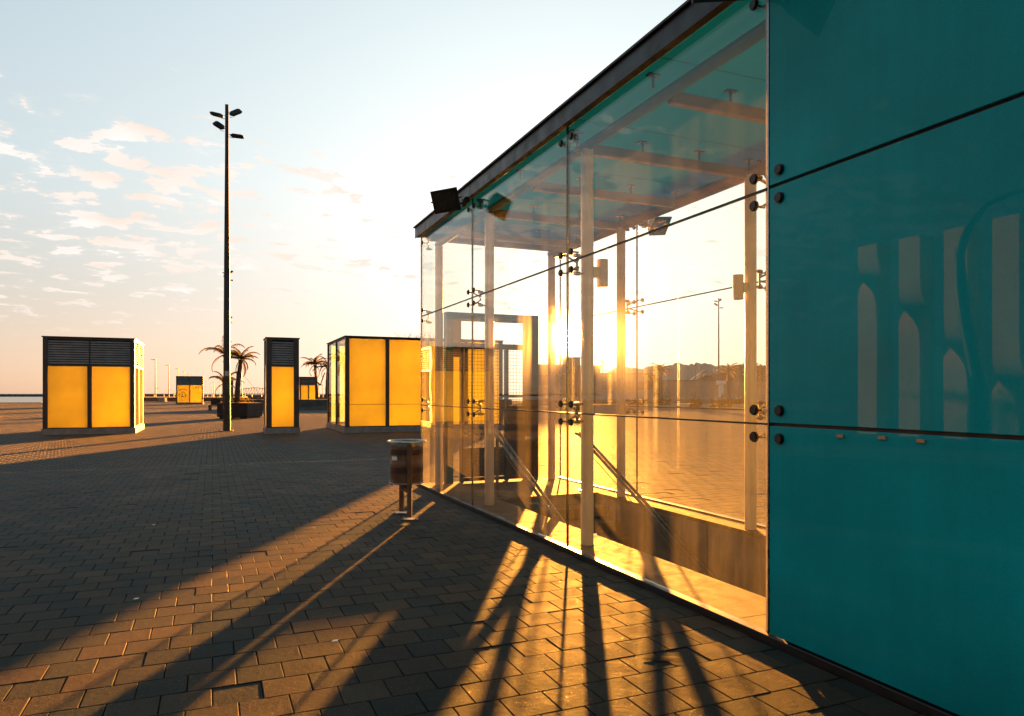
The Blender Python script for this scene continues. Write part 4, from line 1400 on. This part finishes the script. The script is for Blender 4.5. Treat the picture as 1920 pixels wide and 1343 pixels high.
# ------------------------------------------------------------------ twisted stone pillars on the far side of the plaza (the teal wall mirrors them)
def pillar(u, Yr, H, w, label, twz):
    """u = X/Y of the mirror image, Yr = its depth; the pillar itself stands mirrored about the glass plane"""
    X = u * Yr
    a = X * AX.x + Yr * AX.y; b = X * BX.x + Yr * BX.y
    b = 2 * GB - b
    loc = W(b, a)
    r = MB(); N = 60; vs = []; fs = []
    for k in range(N + 1):
        z = H * k / N
        t = (z / H - twz) / .075
        ang = R(90) / (1 + math.exp(-t * 2.2)) * 1.0
        for q in range(4):
            an = ang + math.pi / 4 + q * math.pi / 2
            vs.append((math.cos(an) * w * .7071, math.sin(an) * w * .7071, z))
    for k in range(N):
        for q in range(4):
            q2 = (q + 1) % 4
            fs.append((k * 4 + q, k * 4 + q2, (k + 1) * 4 + q2, (k + 1) * 4 + q))
    fs.append((N * 4, N * 4 + 1, N * 4 + 2, N * 4 + 3)); r.add(vs, fs)
    o = r.build('twisted_pillar', M['pillar_stone'], None)
    o.location = loc
    o.rotation_euler = (0, 0, R(20))
    tag(o, label, 'pillar', 'twisted stone pillars mirrored in the teal wall')


for i, (xc, yt, Yr, tw) in enumerate(((1640, 462, 26.5, .80), (1719, 447, 25.0, .62), (1806, 430, 23.6, .42), (1900, 408, 22.2, .25), (2005, 385, 20.8, .1))):
    H = EYE + (738 - yt) / 1325 * Yr
    ords = ('smallest twisted stone pillar, leftmost of the row mirrored in the teal wall', 'second mirrored twisted pillar with its twist at two thirds height', 'third mirrored twisted pillar with its twist below the middle, behind the bent pole',
            'broad mirrored pillar at the right edge of the teal wall with its twist low down', 'pillar beyond the right edge of the frame, nearest of the mirrored row')
    pillar((xc - 960) / 1325, Yr, H, .78, ords[i], tw)
# bent pole mirrored in the glass
def mir(xp, yp, Y):
    X = (xp - 960) / 1325 * Y; z = EYE + (738 - yp) / 1325 * Y
    a = X * AX.x + Y * AX.y; b = X * BX.x + Y * BX.y
    return W(2 * GB - b, a, z)


pts = [mir(x, y, 19.0) for (x, y) in ((1842, 960), (1842, 880), (1841, 800), (1838, 740), (1826, 680), (1812, 610), (1802, 540), (1800, 480), (1815, 430), (1850, 385), (1900, 362), (1960, 350), (2050, 345))]
pts[0].z = 0
bp = MB().tube(pts, [.18, .18, .18, .17, .15, .16, .16, .13, .095, .075, .06, .05, .04], 10)
tag(bp.build('bent_pole', M['black_metal'], None, smooth=True), 'dark bent pole curving over to the right, mirrored in the teal wall', 'pole')
# low parapet and lit strip on the far side, mirrored at the foot of the pillars
lw = MB()
p0 = mir(1430, 770, 60); p1 = mir(2300, 770, 40)
for (z0, z1, sh) in ((0, .9, 0),):
    lw.bar((p0.x, p0.y, .45), (p1.x, p1.y, .45), .4, .9)
tag(lw.build('promenade_wall', M['concrete_dark'], None), 'low dark promenade wall mirrored behind the feet of the pillars in the teal wall', 'wall')

# small litter on the paving and broken paver corners
for i, (x, y) in enumerate(((288, 985), (255, 1124), (628, 1203), (1240, 1236))):
    Y = 1325 * EYE / (y - 738); X = (x - 960) / 1325 * Y
    m = MB()
    if i == 3:
        # dark hole where a corner of a paver has broken out, filled with soil
        m.lathe([(.0, .002), (.05, .0015), (.075, .0005)], n=9)
        for k in range(len(m.v)): m.v[k] = Vector((m.v[k].x * 1.5, m.v[k].y * .55, m.v[k].z))
        o = m.build('leaf_litter', M['grout'], None); tag(o, 'dark clump of litter in the sunlit paving left of the teal wall', 'litter')
    else:
        m.add([(-.018, -.012, 0), (.018, -.01, .002), (.02, .012, .005), (-.012, .015, .002)], [(0, 1, 2, 3)])
        o = m.build('paper_scrap', M['white_sheet'], None)
        tag(o, ('white paper scrap on the shaded paving far left', 'pale scrap of paper in front of the far left scrap', 'scrap of paper beside the long sunlit streak')[i], 'litter')
    o.location = (X, Y, .004)
